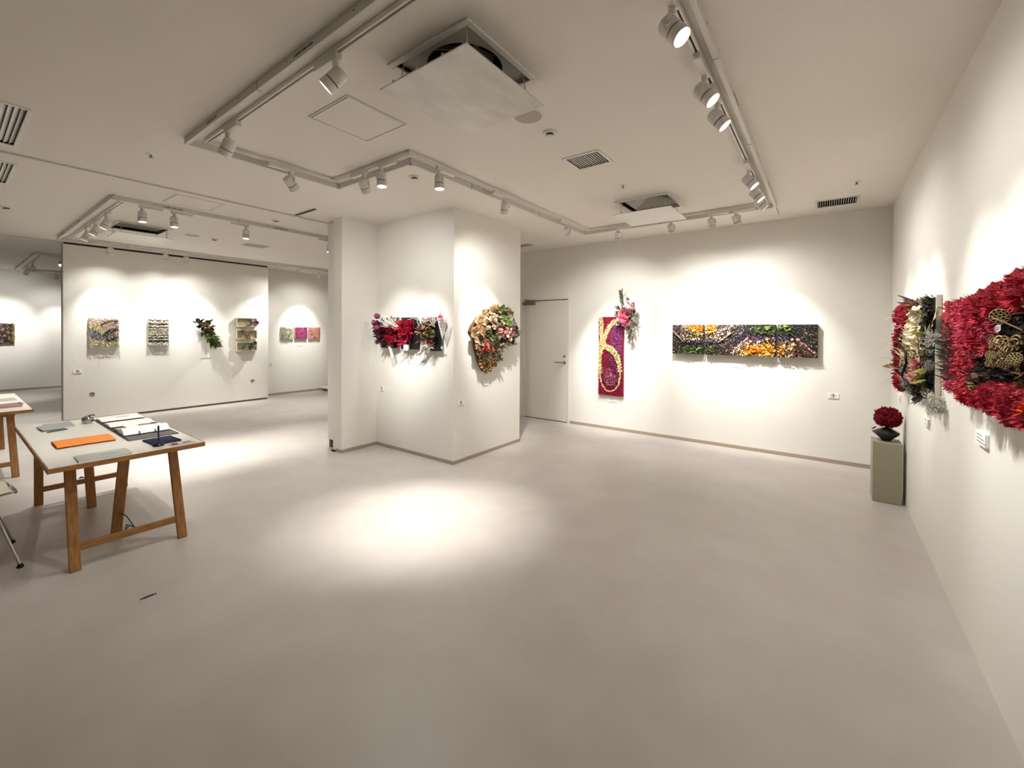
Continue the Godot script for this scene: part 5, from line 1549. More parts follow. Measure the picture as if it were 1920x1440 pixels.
	for q in [[-1.88, 1.62], [-1.9, 1.55], [-2.46, 1.342], [-1.8, 1.55]]:
		for k in 5: put("olive_leaf", leaf_mesh(0.032, 0.012, 0.3, 0.3, L("4a4828"), L("8d8a54"), 3), M.plant, o, Transform3D(along(Vector3(R.randf_range(-1, 1), R.randf_range(-0.6, 0.6), 0.2), Vector3.BACK), P.call(q[0] + R.randf_range(-0.03, 0.03), q[1] + R.randf_range(-0.02, 0.02), 0.11)))
	var ar := MB.new()
	ar.col = L("8d6a4c")
	ar.tube([P.call(-1.99, 1.585, 0.14), P.call(-1.93, 1.60, 0.18), P.call(-1.86, 1.59, 0.18), P.call(-1.80, 1.56, 0.15)], [0.0022], 5)
	obj("arching_stalk", ar, M.plant, o)
	for k in 26:
		put("tan_twig", leaf_mesh(0.035, 0.006, 0.4, 0.4, L("5c4a36"), L("a38a68"), 4), M.plant, o, Transform3D(along(Vector3(R.randf_range(-1, 1), R.randf_range(-0.8, 0.6), 0.2), Vector3.BACK), P.call(R.randf_range(-2.05, -1.88), R.randf_range(1.37, 1.45), 0.09)))

# ---------------------------------------------------------------- works in the rooms at left
func relief(at: Vector3, w: float, h: float, label: String, pick: Callable, st: float, size: float, rise: float, slim := 0.5, group := "", called := "petal_relief", backing := "canvas") -> Node3D:
	var o := thing(called, label, "wall relief", at, PI / 2, group)
	obj("backing", bx(Vector3(w, h, 0.045), Vector3(0, 0, 0.024), 0.002), M[backing], o)
	var b := MB.new()
	for ix in int(w / st):
		for iy in int(h / st):
			var u := (ix + R.randf()) * st / w
			var v := (iy + R.randf()) * st / h
			var c: Color = pick.call(Vector2(u, v))
			if c.a < 0.5: continue
			chip(b, Vector3((u - 0.5) * w, (0.5 - v) * h, 0.05 + R.randf_range(0, 0.018)), size * R.randf_range(0.7, 1.3), jit(c, 0.22), rise, slim)
	stuff(obj("petals", b, M.plant, o))
	return o

func middle_room_art():
	# landscape
	var land := func(p: Vector2) -> Color:
		var x := 180.0 + p.x * 890.0
		var y := 180.0 + p.y * 880.0
		var q := Vector2(x, y)
		if near_line(q, [Vector2(540, 390), Vector2(680, 330), Vector2(820, 270), Vector2(1030, 262)]) < 30: return mixc([L("1c1614"), L("2c221c"), L("4a3a30")])
		if near_line(q, [Vector2(620, 710), Vector2(740, 610), Vector2(900, 550), Vector2(1080, 500)]) < 55: return mixc([L("120e0e"), L("1c1618"), L("2a2224")])
		if near_line(q, [Vector2(740, 880), Vector2(900, 800), Vector2(1080, 730)]) < 34: return mixc([L("1a1412"), L("2c2420")])
		if near_line(q, [Vector2(180, 420), Vector2(430, 470), Vector2(560, 540), Vector2(600, 600)]) < 40: return mixc([L("c9b85a"), L("e0d27a"), L("a3923c"), L("f0e6a8")])
		if in_poly(q, [Vector2(170, 460), Vector2(330, 520), Vector2(520, 620), Vector2(640, 790), Vector2(560, 900), Vector2(350, 830), Vector2(170, 760)]): return mixc([L("6a6870"), L("8a888c"), L("54525c"), L("a3a09c"), L("5c5a50")])
		if y < 420 and x < 640 or y < 270: return mixc([L("d8bca0"), L("c7a488"), L("e6d2b8"), L("b08a70"), L("dcc8a8")])
		if y < 640 and x > 560: return mixc([L("a38670"), L("c4a890"), L("8a6a58"), L("d8c0a8")])
		if y > 620 and x > 620 and y < 900: return mixc([L("4a3c30"), L("8d7a60"), L("2c241e"), L("c4b498")])
		if x > 640: return mixc([L("b0a878"), L("8d9060"), L("d4c8a0"), L("a39a74")])
		return mixc([L("d4c4a0"), L("b8a480"), L("e6dabc"), L("8d7a58")])
	var o := relief(Vector3(-10.0, 1.48, -1.676), 0.37, 0.50, "plant relief like a layered landscape, beige, black and grey, on the movable wall", land, 0.010, 0.021, 0.7, 0.5)
	var g := MB.new()
	g.col = L("8d8a70")
	for k in 8: g.tube(curly(Vector3(R.randf_range(-0.1, 0.17), -0.22, 0.06), Vector3(R.randf_range(-0.3, 0.5), -1, 0.2), 0.12, 0.2, 4), [0.0012], 3)
	stuff(obj("hanging_stems", g, M.plant, o))
	var bark := [fungus_mesh(0.04, L("2c221c"), L("8d7660"), 0.2), fungus_mesh(0.035, L("1a1412"), L("5c4a40"), 0.2)]
	for k in 18: put("bark_scrap", bark[k % 2], M.plant, o, Transform3D((Basis(Vector3.BACK, R.randf_range(-1, 1)) * Basis(Vector3.RIGHT, -0.3)), Vector3(R.randf_range(0.0, 0.17), R.randf_range(-0.1, 0.03), 0.04)))
	# stripes
	var stripes := func(p: Vector2) -> Color:
		var w := p.y + 0.012 * sin(p.x * 23.0) + 0.008 * sin(p.x * 51.0)
		for q in [[0.015, 0.055], [0.155, 0.215], [0.285, 0.335], [0.385, 0.41], [0.60, 0.635], [0.69, 0.745], [0.80, 0.88]]:
			if w > q[0] and w < q[1]: return mixc([L("1e1a1a"), L("2e2826"), L("14121a"), L("4a423c")])
		if w > 0.43 and w < 0.56: return mixc([L("b5ab94"), L("c4bba4"), L("a89e88")])
		return mixc([L("d8d0bc"), L("ece6d8"), L("b8ae98"), L("f4f0e6")])
	relief(Vector3(-10.0, 1.485, -2.415), 0.30, 0.48, "striped relief of black and white bark bands on the movable wall", stripes, 0.0085, 0.020, 0.8, 0.6)
	# hanging bundle of leaves
	var lb := thing("leaf_bundle", "slanting bundle of brown and green leaves with orange flower on the movable wall", "wall relief", Vector3(-10.0, 1.48, -3.17), PI / 2)
	var gl := []
	var cc := [L("3d3524"), L("5c4e34"), L("4a5a2c"), L("2c2a1c"), L("6a6040"), L("7d7a50"), L("3a2a1c")]
	for k in 7: gl.append(leaf_mesh(0.11, 0.034, R.randf_range(0, 0.4), 0.35, cc[k], jit(cc[(k + 3) % 7], 0.2), 4))
	var gg := []
	var cg := [L("3a4a22"), L("566a30"), L("2c3a1c"), L("6f8240")]
	for k in 4: gg.append(leaf_mesh(0.12, 0.026, R.randf_range(0, 0.3), 0.35, cg[k], jit(cg[(k + 1) % 4], 0.2), 4))
	for k in 230:
		var t := R.randf()
		var at := Vector3(lerpf(-0.10, 0.14, t), lerpf(0.24, -0.25, t), R.randf_range(0.04, 0.12))
		at.x += R.randf_range(-0.11, 0.11) * (1.0 - 0.5 * t)
		var low := t > 0.5 + R.randf_range(-0.1, 0.1)
		var d := Vector3(R.randf_range(-1.0, 1.0), R.randf_range(-0.7, 1.0), R.randf_range(0.2, 1.0))
		if low: d = Vector3(R.randf_range(-0.4, 1.0), R.randf_range(-1.2, 0.3), R.randf_range(0.1, 0.7))
		put("leaf", gg[R.randi() % 4] if low else gl[R.randi() % 7], M.plant, lb, Transform3D(along(d, Vector3.BACK).scaled_local(Vector3.ONE * R.randf_range(0.7, 1.15)), at))
	var of := MB.new()
	for k in 46:
		var a := R.randf() * TAU
		var l := R.randf_range(0.05, 0.10)
		var cl: Color = mixc([L("b5622c"), L("d08a4a"), L("e6c49a"), L("8d4420")])
		of.leaf(Vector3.ZERO, Vector3(cos(a), sin(a), R.randf_range(0.2, 0.9)).normalized(), Vector3.BACK, l, 0.018, 0.3, 0.3, jit(cl, 0.2), jit(cl.lightened(0.2), 0.2), 3)
	obj("orange_flower", of, M.plant, lb, Vector3(-0.03, 0.13, 0.14))
	obj("binding", bx(Vector3(0.06, 0.06, 0.05), Vector3(0.0, 0.02, 0.026), 0.01), M.seal, lb)
	# three shallow trays with dried roses
	var ty := [[1.70, 0.19, "top cream tray of dried flowers with a large pink rose, on the movable wall", "c4566a"], [1.444, 0.19, "middle cream tray of dried flowers with small pink roses, on the movable wall", "b87880"], [1.185, 0.19, "bottom cream tray of dried flowers with dark maroon roses, on the movable wall", "5a1a2c"]]
	for i in 3:
		var q: Array = ty[i]
		var o2 := thing("flower_tray", q[2], "wall relief", Vector3(-10.0, q[0], -3.907), PI / 2, "cream flower trays on the movable wall")
		var w := 0.40
		var h: float = q[1]
		obj("back_board", bx(Vector3(w, h, 0.008), Vector3(0, 0, 0.005)), M.tray, o2)
		var rim := MB.new()
		rim.box(Vector3(w, 0.012, 0.065), Vector3(0, h / 2 - 0.006, 0.0335), 0.002)
		rim.box(Vector3(w, 0.012, 0.065), Vector3(0, -h / 2 + 0.006, 0.0335), 0.002)
		rim.box(Vector3(0.012, h - 0.024, 0.065), Vector3(w / 2 - 0.006, 0, 0.0335), 0.002)
		rim.box(Vector3(0.012, h - 0.024, 0.065), Vector3(-w / 2 + 0.006, 0, 0.0335), 0.002)
		obj("rim", rim, M.tray, o2)
		var sl := MB.new()
		for k in 17: sl.box(Vector3(0.004, h - 0.03, 0.02), Vector3(-0.18 + k * 0.0225, 0, 0.016))
		stuff(obj("thin_ribs", sl, M.tray, o2))
		var lv := MB.new()
		var path: Array = [[Vector3(-0.02, -0.07, 0.06), Vector3(0.17, 0.04, 0.09)], [Vector3(-0.10, 0.08, 0.06), Vector3(0.06, -0.10, 0.09)], [Vector3(-0.08, -0.05, 0.06), Vector3(0.16, 0.07, 0.09)]][i]
		for k in 70:
			var at: Vector3 = path[0].lerp(path[1], R.randf()) + rv() * 0.025
			var cl: Color = mixc([[L("6a6a58"), L("8d8a78"), L("3a3a30")], [L("6a4a3c"), L("8d7a50"), L("c4a860"), L("4a3a2c")], [L("5c7a3c"), L("2c3020"), L("4a3028"), L("8da060")]][i])
			lv.leaf(at, (path[0] - path[1] + rv() * 0.25).normalized(), Vector3.BACK, R.randf_range(0.03, 0.06), 0.018, 0.3, 0.3, jit(cl, 0.25), jit(cl.lightened(0.1), 0.25), 3)
		stuff(obj("dried_sprigs", lv, M.plant, o2))
		var rs: Array = [[[0.16, 0.0, 0.065], [0.105, 0.06, 0.03]], [[0.03, 0.06, 0.036], [-0.03, 0.05, 0.034], [0.07, 0.02, 0.028], [0.0, -0.01, 0.03]], [[0.14, 0.08, 0.045], [0.03, -0.05, 0.055], [0.09, -0.03, 0.035], [0.07, 0.07, 0.03]]][i]
		for k in rs.size():
			var cr := L(q[3])
			if i == 0 and k == 1: cr = L("cfc4b8")
			put("rose", rose_mesh(rs[k][2], cr.darkened(0.45), cr.lightened(0.15), 4, 6, 0.5, 1.0), M.plant, o2, Transform3D(Basis.from_euler(rv() * 0.5), Vector3(rs[k][0], rs[k][1], 0.105)))
	# three small squares in the far corner
	var sq := [[-4.981, "pale cream and grey green square panel, left of three in the far corner", "a"], [-5.31, "magenta square panel with rings, middle of three in the far corner", "b"], [-5.642, "salmon pink square panel, right of three in the far corner", "c"]]
	for q in sq:
		var pick := func(p: Vector2) -> Color:
			var d := (p - Vector2(0.52, 0.5)).length()
			if q[2] == "a":
				if p.x < 0.3 + 0.1 * sin(p.y * 9.0) or absf(d - 0.22 - 0.08 * sin(p.y * 7.0)) < 0.07 or (p.y > 0.8 and p.x < 0.6): return mixc([L("8d8f78"), L("a8a892"), L("6a7058"), L("c4c0aa")])
				return mixc([L("e0d8bc"), L("ece6d0"), L("d0c4a0"), L("c9b890")])
			if q[2] == "b":
				if absf(d - 0.30) < 0.05 or absf(d - 0.18) < 0.03: return mixc([L("d04a9a"), L("c43a88"), L("b02a78")])
				if d < 0.05: return L("3a0a2c")
				return mixc([L("94125c"), L("a31a68"), L("80104e"), L("b52478")])
			if (p - Vector2(0.28, 0.65)).length() < 0.1 or (p - Vector2(0.15, 0.3)).length() < 0.08 or p.x > 0.9 or (p - Vector2(0.5, 0.9)).length() < 0.12: return mixc([L("b04a48"), L("943a3c"), L("c4605a")])
			return mixc([L("d08a7c"), L("dc9c8c"), L("c47a6c"), L("e0b0a0"), L("b88470")])
		var o3 := relief(Vector3(-10.45, 1.465, q[0]), 0.30, 0.29, q[1], pick, 0.0095, 0.019, 0.6, 0.7, "small square petal panels in the far corner")
		if q[2] == "a":
			var gl2 := leaf_mesh(0.06, 0.02, 0.3, 0.3, L("5c6450"), L("8d9480"), 3)
			for k in 14: put("grey_leaf", gl2, M.plant, o3, Transform3D(along(Vector3(R.randf_range(-1, 1), R.randf_range(-1, 0.6), 0.5), Vector3.BACK), Vector3(-0.09 + R.randf_range(-0.04, 0.1), -0.11 + R.randf_range(-0.03, 0.12), 0.045)))
	# farthest room
	var curls := func(p: Vector2) -> Color:
		if p.x > 0.93: return mixc([L("9a8a4c"), L("b0a068"), L("7a6a3a")])
		return mixc([L("2c201c"), L("4a3630"), L("8d7468"), L("b89c8c"), L("1a1210"), L("5c463a"), L("3a2a24")])
	relief(Vector3(-16.1, 1.415, -0.845), 0.50, 0.49, "dark curled petal relief on the farthest wall at the left edge", curls, 0.013, 0.045, 0.6, 0.42)

func plinths():
	var o := thing("pedestal", "tall grey beige display pedestal standing in the right corner", "pedestal", Vector3(0.463, 0, -5.245))
	obj("body", bx(Vector3(0.205, 0.548, 0.23), Vector3(0, 0.276, 0), 0.003), M.pedestal, o)
	obj("plinth_foot", bx(Vector3(0.195, 0.004, 0.22), Vector3(0, 0.002, 0)), M.seal, o)
	var v := thing("vase", "black angular double cone vase on the corner pedestal", "vase", Vector3(0.463, 0.551, -5.24))
	var b := MB.new()
	b.lathe([Vector2(0.0, 0.0), Vector2(0.034, 0.0), Vector2(0.036, 0.006), Vector2(0.104, 0.072), Vector2(0.104, 0.075), Vector2(0.03, 0.118), Vector2(0.024, 0.118), Vector2(0.02, 0.10), Vector2(0.0, 0.10)], 7, Vector3.ZERO, Basis(Vector3.UP, 0.3), false)
	obj("body", b, M.vase, v)
	var f := thing("cockscomb_bloom", "big round dark red cockscomb bloom standing in the black vase", "flower", Vector3(0.463, 0.672, -5.24))
	var fb := MB.new()
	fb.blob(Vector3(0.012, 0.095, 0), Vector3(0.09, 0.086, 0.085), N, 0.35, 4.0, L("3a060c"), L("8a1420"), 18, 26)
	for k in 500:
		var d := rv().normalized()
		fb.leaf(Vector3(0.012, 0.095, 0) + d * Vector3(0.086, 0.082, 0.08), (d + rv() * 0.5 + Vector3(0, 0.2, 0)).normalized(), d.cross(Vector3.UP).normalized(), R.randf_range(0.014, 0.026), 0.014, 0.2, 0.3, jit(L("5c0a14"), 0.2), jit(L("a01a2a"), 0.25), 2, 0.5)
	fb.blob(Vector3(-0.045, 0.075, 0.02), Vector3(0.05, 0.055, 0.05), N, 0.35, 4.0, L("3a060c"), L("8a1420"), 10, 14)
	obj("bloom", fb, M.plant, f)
	var sp := [leaf_mesh(0.05, 0.014, 0.1, 0.3, L("6a0c18"), L("a82434"), 3)]
	for q in [[Vector3(-0.03, 0.15, 0), Vector3(-0.1, 1, 0)], [Vector3(-0.065, 0.12, 0), Vector3(-0.5, 0.8, 0)], [Vector3(-0.07, 0.0, 0.0), Vector3(-0.8, -0.6, 0)], [Vector3(0.02, 0.155, 0), Vector3(0.1, 1, 0)]]:
		put("petal_tip", sp[0], M.plant, f, Transform3D(along(q[1], Vector3.BACK), q[0]))
	var s := MB.new()
	s.col = L("2a1a10")
	s.tube([Vector3(0, -0.012, 0), Vector3(0.004, 0.03, 0)], [0.012], 8)
	obj("stem", s, M.plant, f)
	var p := thing("low_plinth", "low white plinth glimpsed beyond the partition edge at the far wall", "plinth", Vector3(-10.12, 0, -6.02))
	obj("top", bx(Vector3(0.5, 0.04, 0.5), Vector3(0, 0.085, 0), 0.003), M.card, p)
	obj("foot", bx(Vector3(0.4, 0.065, 0.4), Vector3(0, 0.0325, 0)), M.seal, p)

# ---------------------------------------------------------------- tables
func board_leg(parent: Node, a: Vector3, z: Vector3, w: float, d: float):
	put("leg", bx(Vector3(w, (z - a).length(), d), Vector3.ZERO, 0.003).mesh(), M.wood, parent, Transform3D(along(z - a, Vector3.BACK), (a + z) / 2))

func make_table(label: String, at: Vector3) -> Node3D:
	var o := thing("trestle_table", label, "table", at, 0.0, "trestle tables with pale tops")
	var top := obj("tabletop", bx(Vector3(1.84, 0.026, 0.80), Vector3(0, 0.685, 0), 0.0), M.wood_x, o)
	obj("laminate", bx(Vector3(1.834, 0.003, 0.794), Vector3(0, 0.6985, 0), 0.001), M.laminate, top)
	for s in [-1.0, 1.0]:
		obj("edge_band", bx(Vector3(1.848, 0.031, 0.005), Vector3(0, 0.684, 0.4015 * s), 0.001), M.wood_x, top)
		obj("edge_band", bx(Vector3(0.005, 0.031, 0.80), Vector3(0.9215 * s, 0.684, 0), 0.001), M.wood_z, top)
	for s in [-1.0, 1.0]:
		var xo: float = 0.845 * s
		var xi: float = 0.725 * s
		board_leg(o, Vector3(xo, 0, 0.275), Vector3(xi, 0.655, 0.285), 0.03, 0.055)
		board_leg(o, Vector3(xo, 0, -0.285), Vector3(xi, 0.655, -0.255), 0.03, 0.055)
		board_leg(o, Vector3(0.42 * s, 0, 0.005), Vector3(xi - 0.05 * s, 0.655, 0.005), 0.03, 0.06)
		obj("top_rail", bx(Vector3(0.05, 0.05, 0.60), Vector3(xi - 0.015 * s, 0.647, 0.01), 0.003), M.wood_z, o)
		obj("stretcher", bx(Vector3(0.022, 0.046, 0.51), Vector3(xo - 0.026 * s, 0.14, -0.004), 0.003), M.wood_z, o)
		var c := MB.new()
		c.col = L("4a3c2a")
		c.tube([Vector3(xo - 0.04 * s, 0.165, -0.02), Vector3(0.74 * s, 0.15, -0.03), Vector3(0.60 * s, 0.185, -0.02), Vector3(0.465 * s, 0.19, 0.0)], [0.0035], 6)
		for k in 3: c.tube([Vector3(xo - 0.035 * s, 0.155, -0.03), Vector3(xo - 0.05 * s, 0.18 + 0.006 * k, 0.01 * k), Vector3(xo - 0.02 * s, 0.17, 0.03)], [0.0035], 5)
		obj("tie_cord", c, M.vc, o)
		obj("metal_plate", bx(Vector3(0.004, 0.012, 0.026), Vector3(0.535 * s + 0.016, 0.43, 0.005)), M.seal, o)
	return o

func sheet(b: MB, c: Vector3, w: float, d: float, sag: float, lift: float, thick := 0.001):   # page bowed along x
	var p := []
	for i in 9:
		var t := i / 8.0
		p.append(PackedVector3Array([c + Vector3((t - 0.5) * w, lift * sin(PI * t) + sag * t, d / 2), c + Vector3((t - 0.5) * w, lift * sin(PI * t) + sag * t, -d / 2)]))
	b.grid(p, [], true)
	for i in 8:
		for k in 2:
			var a: Vector3 = p[i][k]
			var z: Vector3 = p[i + 1][k]
			b.quad(a, z, Vector3(z.x, c.y - thick, z.z), Vector3(a.x, c.y - thick, a.z))

func tables():
	var T := 0.7003
	make_table("near trestle table with pale top, wooden legs and an orange folder on it", Vector3(-4.68, 0, -0.785))
	make_table("farther trestle table cut off by the left edge of the picture", Vector3(-7.60, 0, -0.18))
	# booklets at the far left end
	var g := "small printed booklets on the near table"
	for q in [[-5.37, -0.615, -0.02, 0.28, 0.17, 0.006, "grey booklet lying underneath at the far left end of the near table"], [-5.27, -0.56, 0.06, 0.22, 0.14, 0.0055, "grey green booklet on top of another at the far left end of the near table"]]:
		var o := thing("booklet", q[6], "booklet", Vector3(q[0], T + (0.0 if q[1] < -0.6 else 0.0075), q[1]), q[2], g)
		obj("pages", bx(Vector3(q[3] - 0.004, q[5] - 0.001, q[4] - 0.003), Vector3(0.001, q[5] / 2 + 0.0003, 0)), M.card, o)
		obj("cover", bx(Vector3(q[3], 0.001, q[4]), Vector3(0, q[5] + 0.0006, 0)), M.grey_paper, o)
		obj("back_cover", bx(Vector3(q[3], 0.0008, q[4]), Vector3(0, 0.0005, 0)), M.grey_paper, o)
	var pn := thing("pen", "dark blue pen beside the grey booklets on the near table", "pen", Vector3(-5.095, T, -0.575), 0.35)
	var pb := MB.new()
	pb.lathe([Vector2(0.0, -0.07), Vector2(0.002, -0.068), Vector2(0.0045, -0.055), Vector2(0.0045, 0.06), Vector2(0.0035, 0.065), Vector2(0.0, 0.066)], 10, Vector3(0, 0.0048, 0), Basis(Vector3.RIGHT, PI / 2))
	obj("barrel", pb, M.navy, pn)
	obj("clip", bx(Vector3(0.002, 0.002, 0.04), Vector3(0, 0.0105, 0.035)), M.chrome, pn)
	var bl := thing("round_bell", "small shiny round metal bell with dark lever at the back of the near table", "bell", Vector3(-5.33, T, -0.79))
	var bb := MB.new()
	bb.lathe([Vector2(0.0, 0.0), Vector2(0.03, 0.0), Vector2(0.034, 0.004), Vector2(0.043, 0.026), Vector2(0.036, 0.050), Vector2(0.016, 0.062), Vector2(0.0, 0.064)], 24, Vector3.ZERO)
	obj("dome", bb, M.chrome, bl)
	var kn := MB.new()
	kn.tube([Vector3(0, 0.062, 0), Vector3(0.03, 0.072, -0.02), Vector3(0.055, 0.07, -0.035)], [0.005], 7)
	obj("lever", kn, M.black, bl)
	# orange folder
	var of := thing("orange_folder", "bright orange folded paper folder lying puffed up on the near table", "folder", Vector3(-4.465, T, -0.642), 0.0)
	var ob := MB.new()
	var p := []
	for i in 13:
		var a := TAU * i / 12
		p.append(PackedVector3Array([Vector3(cos(a) * 0.148, 0.0095 + sin(a) * (0.008 if a < PI else 0.0085), 0.155), Vector3(cos(a) * 0.138, 0.0095 + sin(a) * (0.012 if a < PI else 0.0085), 0.0), Vector3(cos(a) * 0.146, 0.0095 + sin(a) * (0.006 if a < PI else 0.0085), -0.155)]))
	p.reverse()
	ob.grid(p, [], true)
	obj("paper", ob, M.orange, of)
	# silver brochure
	var br := thing("brochure", "glossy silver grey brochure near the front edge of the near table", "brochure", Vector3(-3.88, T, -0.65), -0.02)
	obj("pages", bx(Vector3(0.19, 0.006, 0.256), Vector3(0, 0.0035, 0)), M.card, br)
	obj("cover", bx(Vector3(0.192, 0.0012, 0.26), Vector3(0, 0.0072, 0), 0.0004), M.silver, br)
	obj("title_print", bx(Vector3(0.006, 0.0004, 0.10), Vector3(0.0, 0.008, -0.03)), M.redink, br)
	# open ring binders along the back
	for q in [[-5.13, 0.64, "left open ring binder with white pages at the back of the near table"], [-4.515, 0.585, "right open ring binder with picture page and grey cover on the near table"]]:
		var o := thing("ring_binder", q[2], "binder", Vector3(q[0], T, -1.0), 0.0, "open ring binders on the near table")
		var w: float = q[1]
		obj("cover", bx(Vector3(w, 0.003, 0.315), Vector3(0, 0.0022, 0), 0.001), M.binder, o)
		if q[0] < -5.0:
			var b := MB.new()
			sheet(b, Vector3(-0.17, 0.012, -0.003), 0.26, 0.29, 0.004, 0.012, 0.007)
			obj("page_stack", b, M.card, o)
			var b2 := MB.new()
			sheet(b2, Vector3(0.14, 0.012, -0.003), 0.27, 0.29, 0.0, 0.016, 0.007)
			obj("page_stack", b2, M.card, o)
			for z in [-0.05, 0.05]:
				var r := MB.new()
				var l := []
				for k in 9: l.append(Vector3(-0.018 + cos(PI * k / 8) * 0.016, 0.006 + sin(PI * k / 8) * 0.016, z))
				r.tube(l, [0.002], 6)
				obj("ring", r, M.steel, o)
			obj("faint_print", bx(Vector3(0.03, 0.0004, 0.09), Vector3(-0.17, 0.0265, -0.02)), M.grey_paper, o)
		else:
			var b := MB.new()
			sheet(b, Vector3(-0.17, 0.012, -0.003), 0.22, 0.285, 0.012, 0.006, 0.007)
			obj("page_stack", b, M.grey_paper, o)
			var b3 := MB.new()
			sheet(b3, Vector3(-0.15, 0.034, -0.02), 0.19, 0.22, 0.004, 0.003, 0.006)
			var pg := obj("picture_page", b3, M.card, o)
			obj("photo_print", bx(Vector3(0.06, 0.0004, 0.12), Vector3(-0.13, 0.0408, -0.05)), M.photo, pg)
			obj("photo_print", bx(Vector3(0.05, 0.0004, 0.05), Vector3(-0.14, 0.0408, -0.10)), M.photo, pg)
			var b2 := MB.new()
			sheet(b2, Vector3(0.0, 0.012, -0.003), 0.20, 0.29, -0.002, 0.040, 0.007)
			obj("page_stack", b2, M.card, o)
			for z in [-0.05, 0.05]:
				var r := MB.new()
				var l := []
				for k in 9: l.append(Vector3(0.10 + cos(PI * k / 8) * 0.018, 0.006 + sin(PI * k / 8) * 0.022, z))
				r.tube(l, [0.0028], 6)
				obj("ring", r, M.black, o)
			obj("grey_lining", bx(Vector3(0.165, 0.001, 0.29), Vector3(0.21, 0.0046, 0)), M.lining, o)
	# navy cloth
	var nc := thing("folded_cloth", "folded navy blue cloth beside the binder on the near table", "cloth", Vector3(-4.035, T, -1.0), 0.06)
	var cb := MB.new()
	for k in 3:
		var pts := []
		for i in 9:
			var row := PackedVector3Array()
			for j in 9:
				var u := i / 8.0 - 0.5
				var v := j / 8.0 - 0.5
				var edge := maxf(absf(u), absf(v)) * 2.0
				row.append(Vector3(u * (0.225 - 0.012 * k) + 0.004 * k, 0.0065 * (k + 1) * (1.0 - pow(edge, 8.0) * 0.75) + 0.0025 * N.get_noise_2d(u * 6 + k, v * 6), -v * (0.175 - 0.01 * k)))
			pts.append(row)
		cb.grid(pts, [], true)
	for s in [-1.0, 1.0]:
		cb.box(Vector3(0.215, 0.01, 0.004), Vector3(0, 0.0055, s * 0.084), 0.001)
		cb.box(Vector3(0.004, 0.01, 0.165), Vector3(s * 0.109, 0.0055, 0), 0.001)
	obj("fabric", cb, M.navy_cloth, nc)
	# pen stand
	var ps := thing("pen_stand", "black pen standing upright in a round black base on the near table", "pen stand", Vector3(-3.895, T, -0.945))
	var bs := MB.new()
	bs.lathe([Vector2(0.0, 0.0), Vector2(0.034, 0.0), Vector2(0.036, 0.004), Vector2(0.032, 0.013), Vector2(0.016, 0.022), Vector2(0.007, 0.028), Vector2(0.0, 0.028)], 24, Vector3.ZERO)
	obj("base", bs, M.gloss_black, ps)
	var pp := MB.new()
	pp.lathe([Vector2(0.0025, 0.026), Vector2(0.0048, 0.04), Vector2(0.0048, 0.11), Vector2(0.006, 0.112), Vector2(0.006, 0.14), Vector2(0.003, 0.146), Vector2(0.0, 0.146)], 12, Vector3.ZERO, Basis(Vector3.BACK, 0.03))
	obj("pen", pp, M.gloss_black, ps)
	# flyer
	var fl := thing("flyer", "small pinkish white flyer at the right corner of the near table", "flyer", Vector3(-3.85, T, -1.07), -0.04)
	obj("paper", bx(Vector3(0.105, 0.003, 0.15), Vector3(0, 0.0018, 0)), M.flyer, fl)
	obj("red_print", bx(Vector3(0.07, 0.0004, 0.04), Vector3(0.005, 0.0035, 0.045)), M.redink, fl)
	obj("grey_print", bx(Vector3(0.03, 0.0004, 0.05), Vector3(0.0, 0.0035, -0.03)), M.ink, fl)
	# things on the farther table
	var g2 := "papers on the farther table"
	for q in [[-7.75, -0.43, 0.3, 0.21, "grey booklet at the back of the farther table"], [-7.35, -0.33, 0.3, 0.21, "white printed sheets in the middle of the farther table"]]:
		var o := thing("booklet" if q[0] < -7.5 else "paper_stack", q[4], "papers", Vector3(q[0], T, q[1]), 0.03, g2)
		obj("pages", bx(Vector3(q[2], 0.007, q[3]), Vector3(0, 0.004, 0)), M.card, o)
		obj("top_sheet", bx(Vector3(q[2] + 0.002, 0.001, q[3] + 0.002), Vector3(0, 0.008, 0)), M.grey_paper if q[0] < -7.5 else M.card, o)
		obj("print_block", bx(Vector3(0.05, 0.0004, 0.12), Vector3(0.03, 0.0088, 0.0)), M.ink if q[0] > -7.5 else M.grey_paper, o)
	var tr := thing("paper_tray", "small pink tray with folded rims on the farther table", "tray", Vector3(-7.06, T, -0.44), 0.05)
	var tb := MB.new()
	tb.box(Vector3(0.15, 0.003, 0.17), Vector3(0, 0.0018, 0))
	for s in [-1.0, 1.0]:
		tb.box(Vector3(0.15, 0.032, 0.003), Vector3(0, 0.017, s * 0.086), 0.0, Basis(Vector3.RIGHT, s * 0.2))
		tb.box(Vector3(0.003, 0.032, 0.17), Vector3(s * 0.076, 0.017, 0), 0.0, Basis(Vector3.BACK, -s * 0.2))
	obj("tray_body", tb, M.pink_paper, tr)
	obj("rim_fold", bx(Vector3(0.17, 0.004, 0.02), Vector3(0, 0.034, -0.092), 0.001), M.pink_paper, tr)

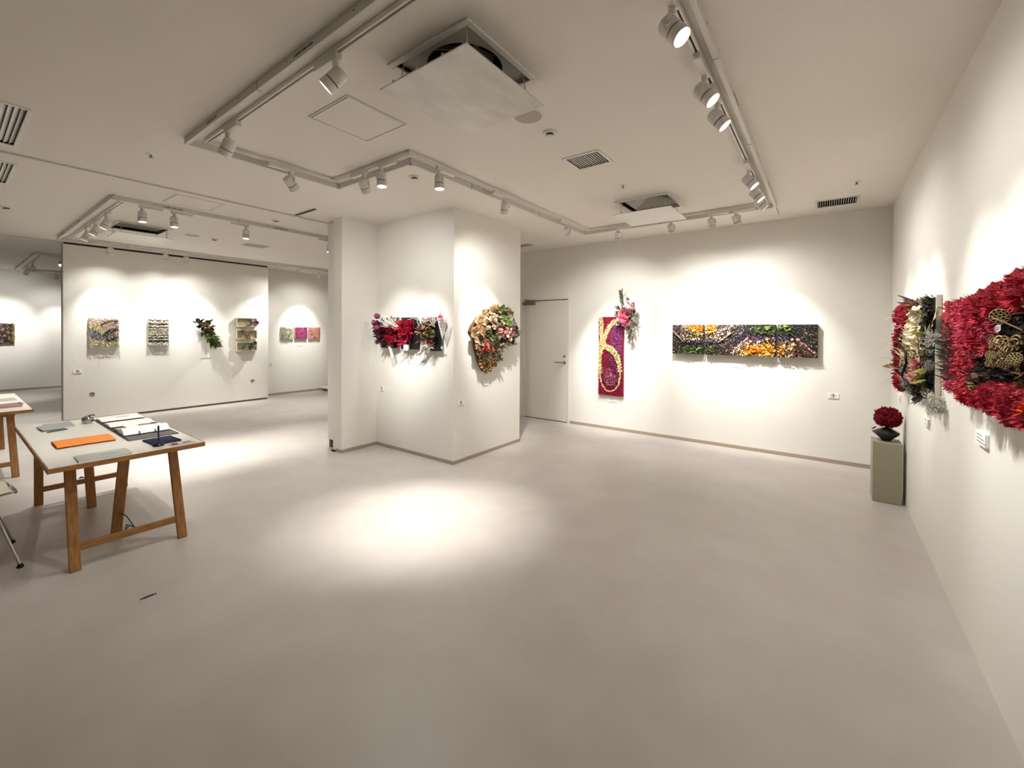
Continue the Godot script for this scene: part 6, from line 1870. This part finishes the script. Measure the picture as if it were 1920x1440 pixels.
func chair():
	var o := thing("shell_chair", "pale shell chair on metal legs at the left edge, only its front showing", "chair", Vector3(-4.44, 0, -0.06))
	var p := []
	var cs := []
	# one moulded shell: seat then back
	var prof := [[-0.252, 0.425, 0.04], [-0.254, 0.436, 0.09], [-0.248, 0.444, 0.135], [-0.232, 0.449, 0.172], [-0.20, 0.452, 0.198], [-0.10, 0.442, 0.22], [0.02, 0.432, 0.225], [0.12, 0.432, 0.225], [0.19, 0.46, 0.22], [0.225, 0.53, 0.215], [0.245, 0.64, 0.215], [0.265, 0.74, 0.20], [0.27, 0.80, 0.15], [0.268, 0.82, 0.08]]
	for q in prof:
		var row := PackedVector3Array()
		for j in 13:
			var u := j / 6.0 - 1.0
			row.append(Vector3(u * q[2], q[1] + 0.03 * pow(absf(u), 3.0) * (1.0 if q[1] < 0.5 else 0.0), q[0] + (0.03 * pow(absf(u), 3.0) if q[0] < -0.15 else 0.0) - (0.05 * u * u if q[1] >= 0.5 else 0.0)))
		p.append(row)
	var b := MB.new()
	b.grid(p, [], true)
	var under := []
	for row in p:
		var r2 := PackedVector3Array()
		for v in row: r2.append(v - Vector3(0, 0.006, -0.004))
		r2.reverse()
		under.append(r2)
	b.grid(under, [], true)
	obj("seat_shell", b, M.shell, o)
	for s in [[-1.0, -1.0], [1.0, -1.0], [1.0, 1.0], [-1.0, 1.0]]:
		var l := MB.new()
		var foot := Vector3(0.262 * s[0], 0.012, -0.245 if s[1] < 0 else 0.26)
		l.tube([Vector3(0.13 * s[0], 0.425, 0.12 * s[1]), Vector3(0.16 * s[0], 0.38, 0.14 * s[1]), foot], [0.0085], 10)
		var lg := obj("leg", l, M.chrome, o)
		var f := MB.new()
		f.lathe([Vector2(0.0, -0.0115), Vector2(0.016, -0.0115), Vector2(0.018, -0.006), Vector2(0.012, 0.008), Vector2(0.009, 0.014)], 14, foot)
		obj("foot_cap", f, M.black, lg)
	var br := MB.new()
	br.tube([Vector3(-0.13, 0.42, -0.12), Vector3(0.13, 0.42, 0.12)], [0.008], 8)
	br.tube([Vector3(0.13, 0.42, -0.12), Vector3(-0.13, 0.42, 0.12)], [0.008], 8)
	obj("under_frame", br, M.chrome, o)
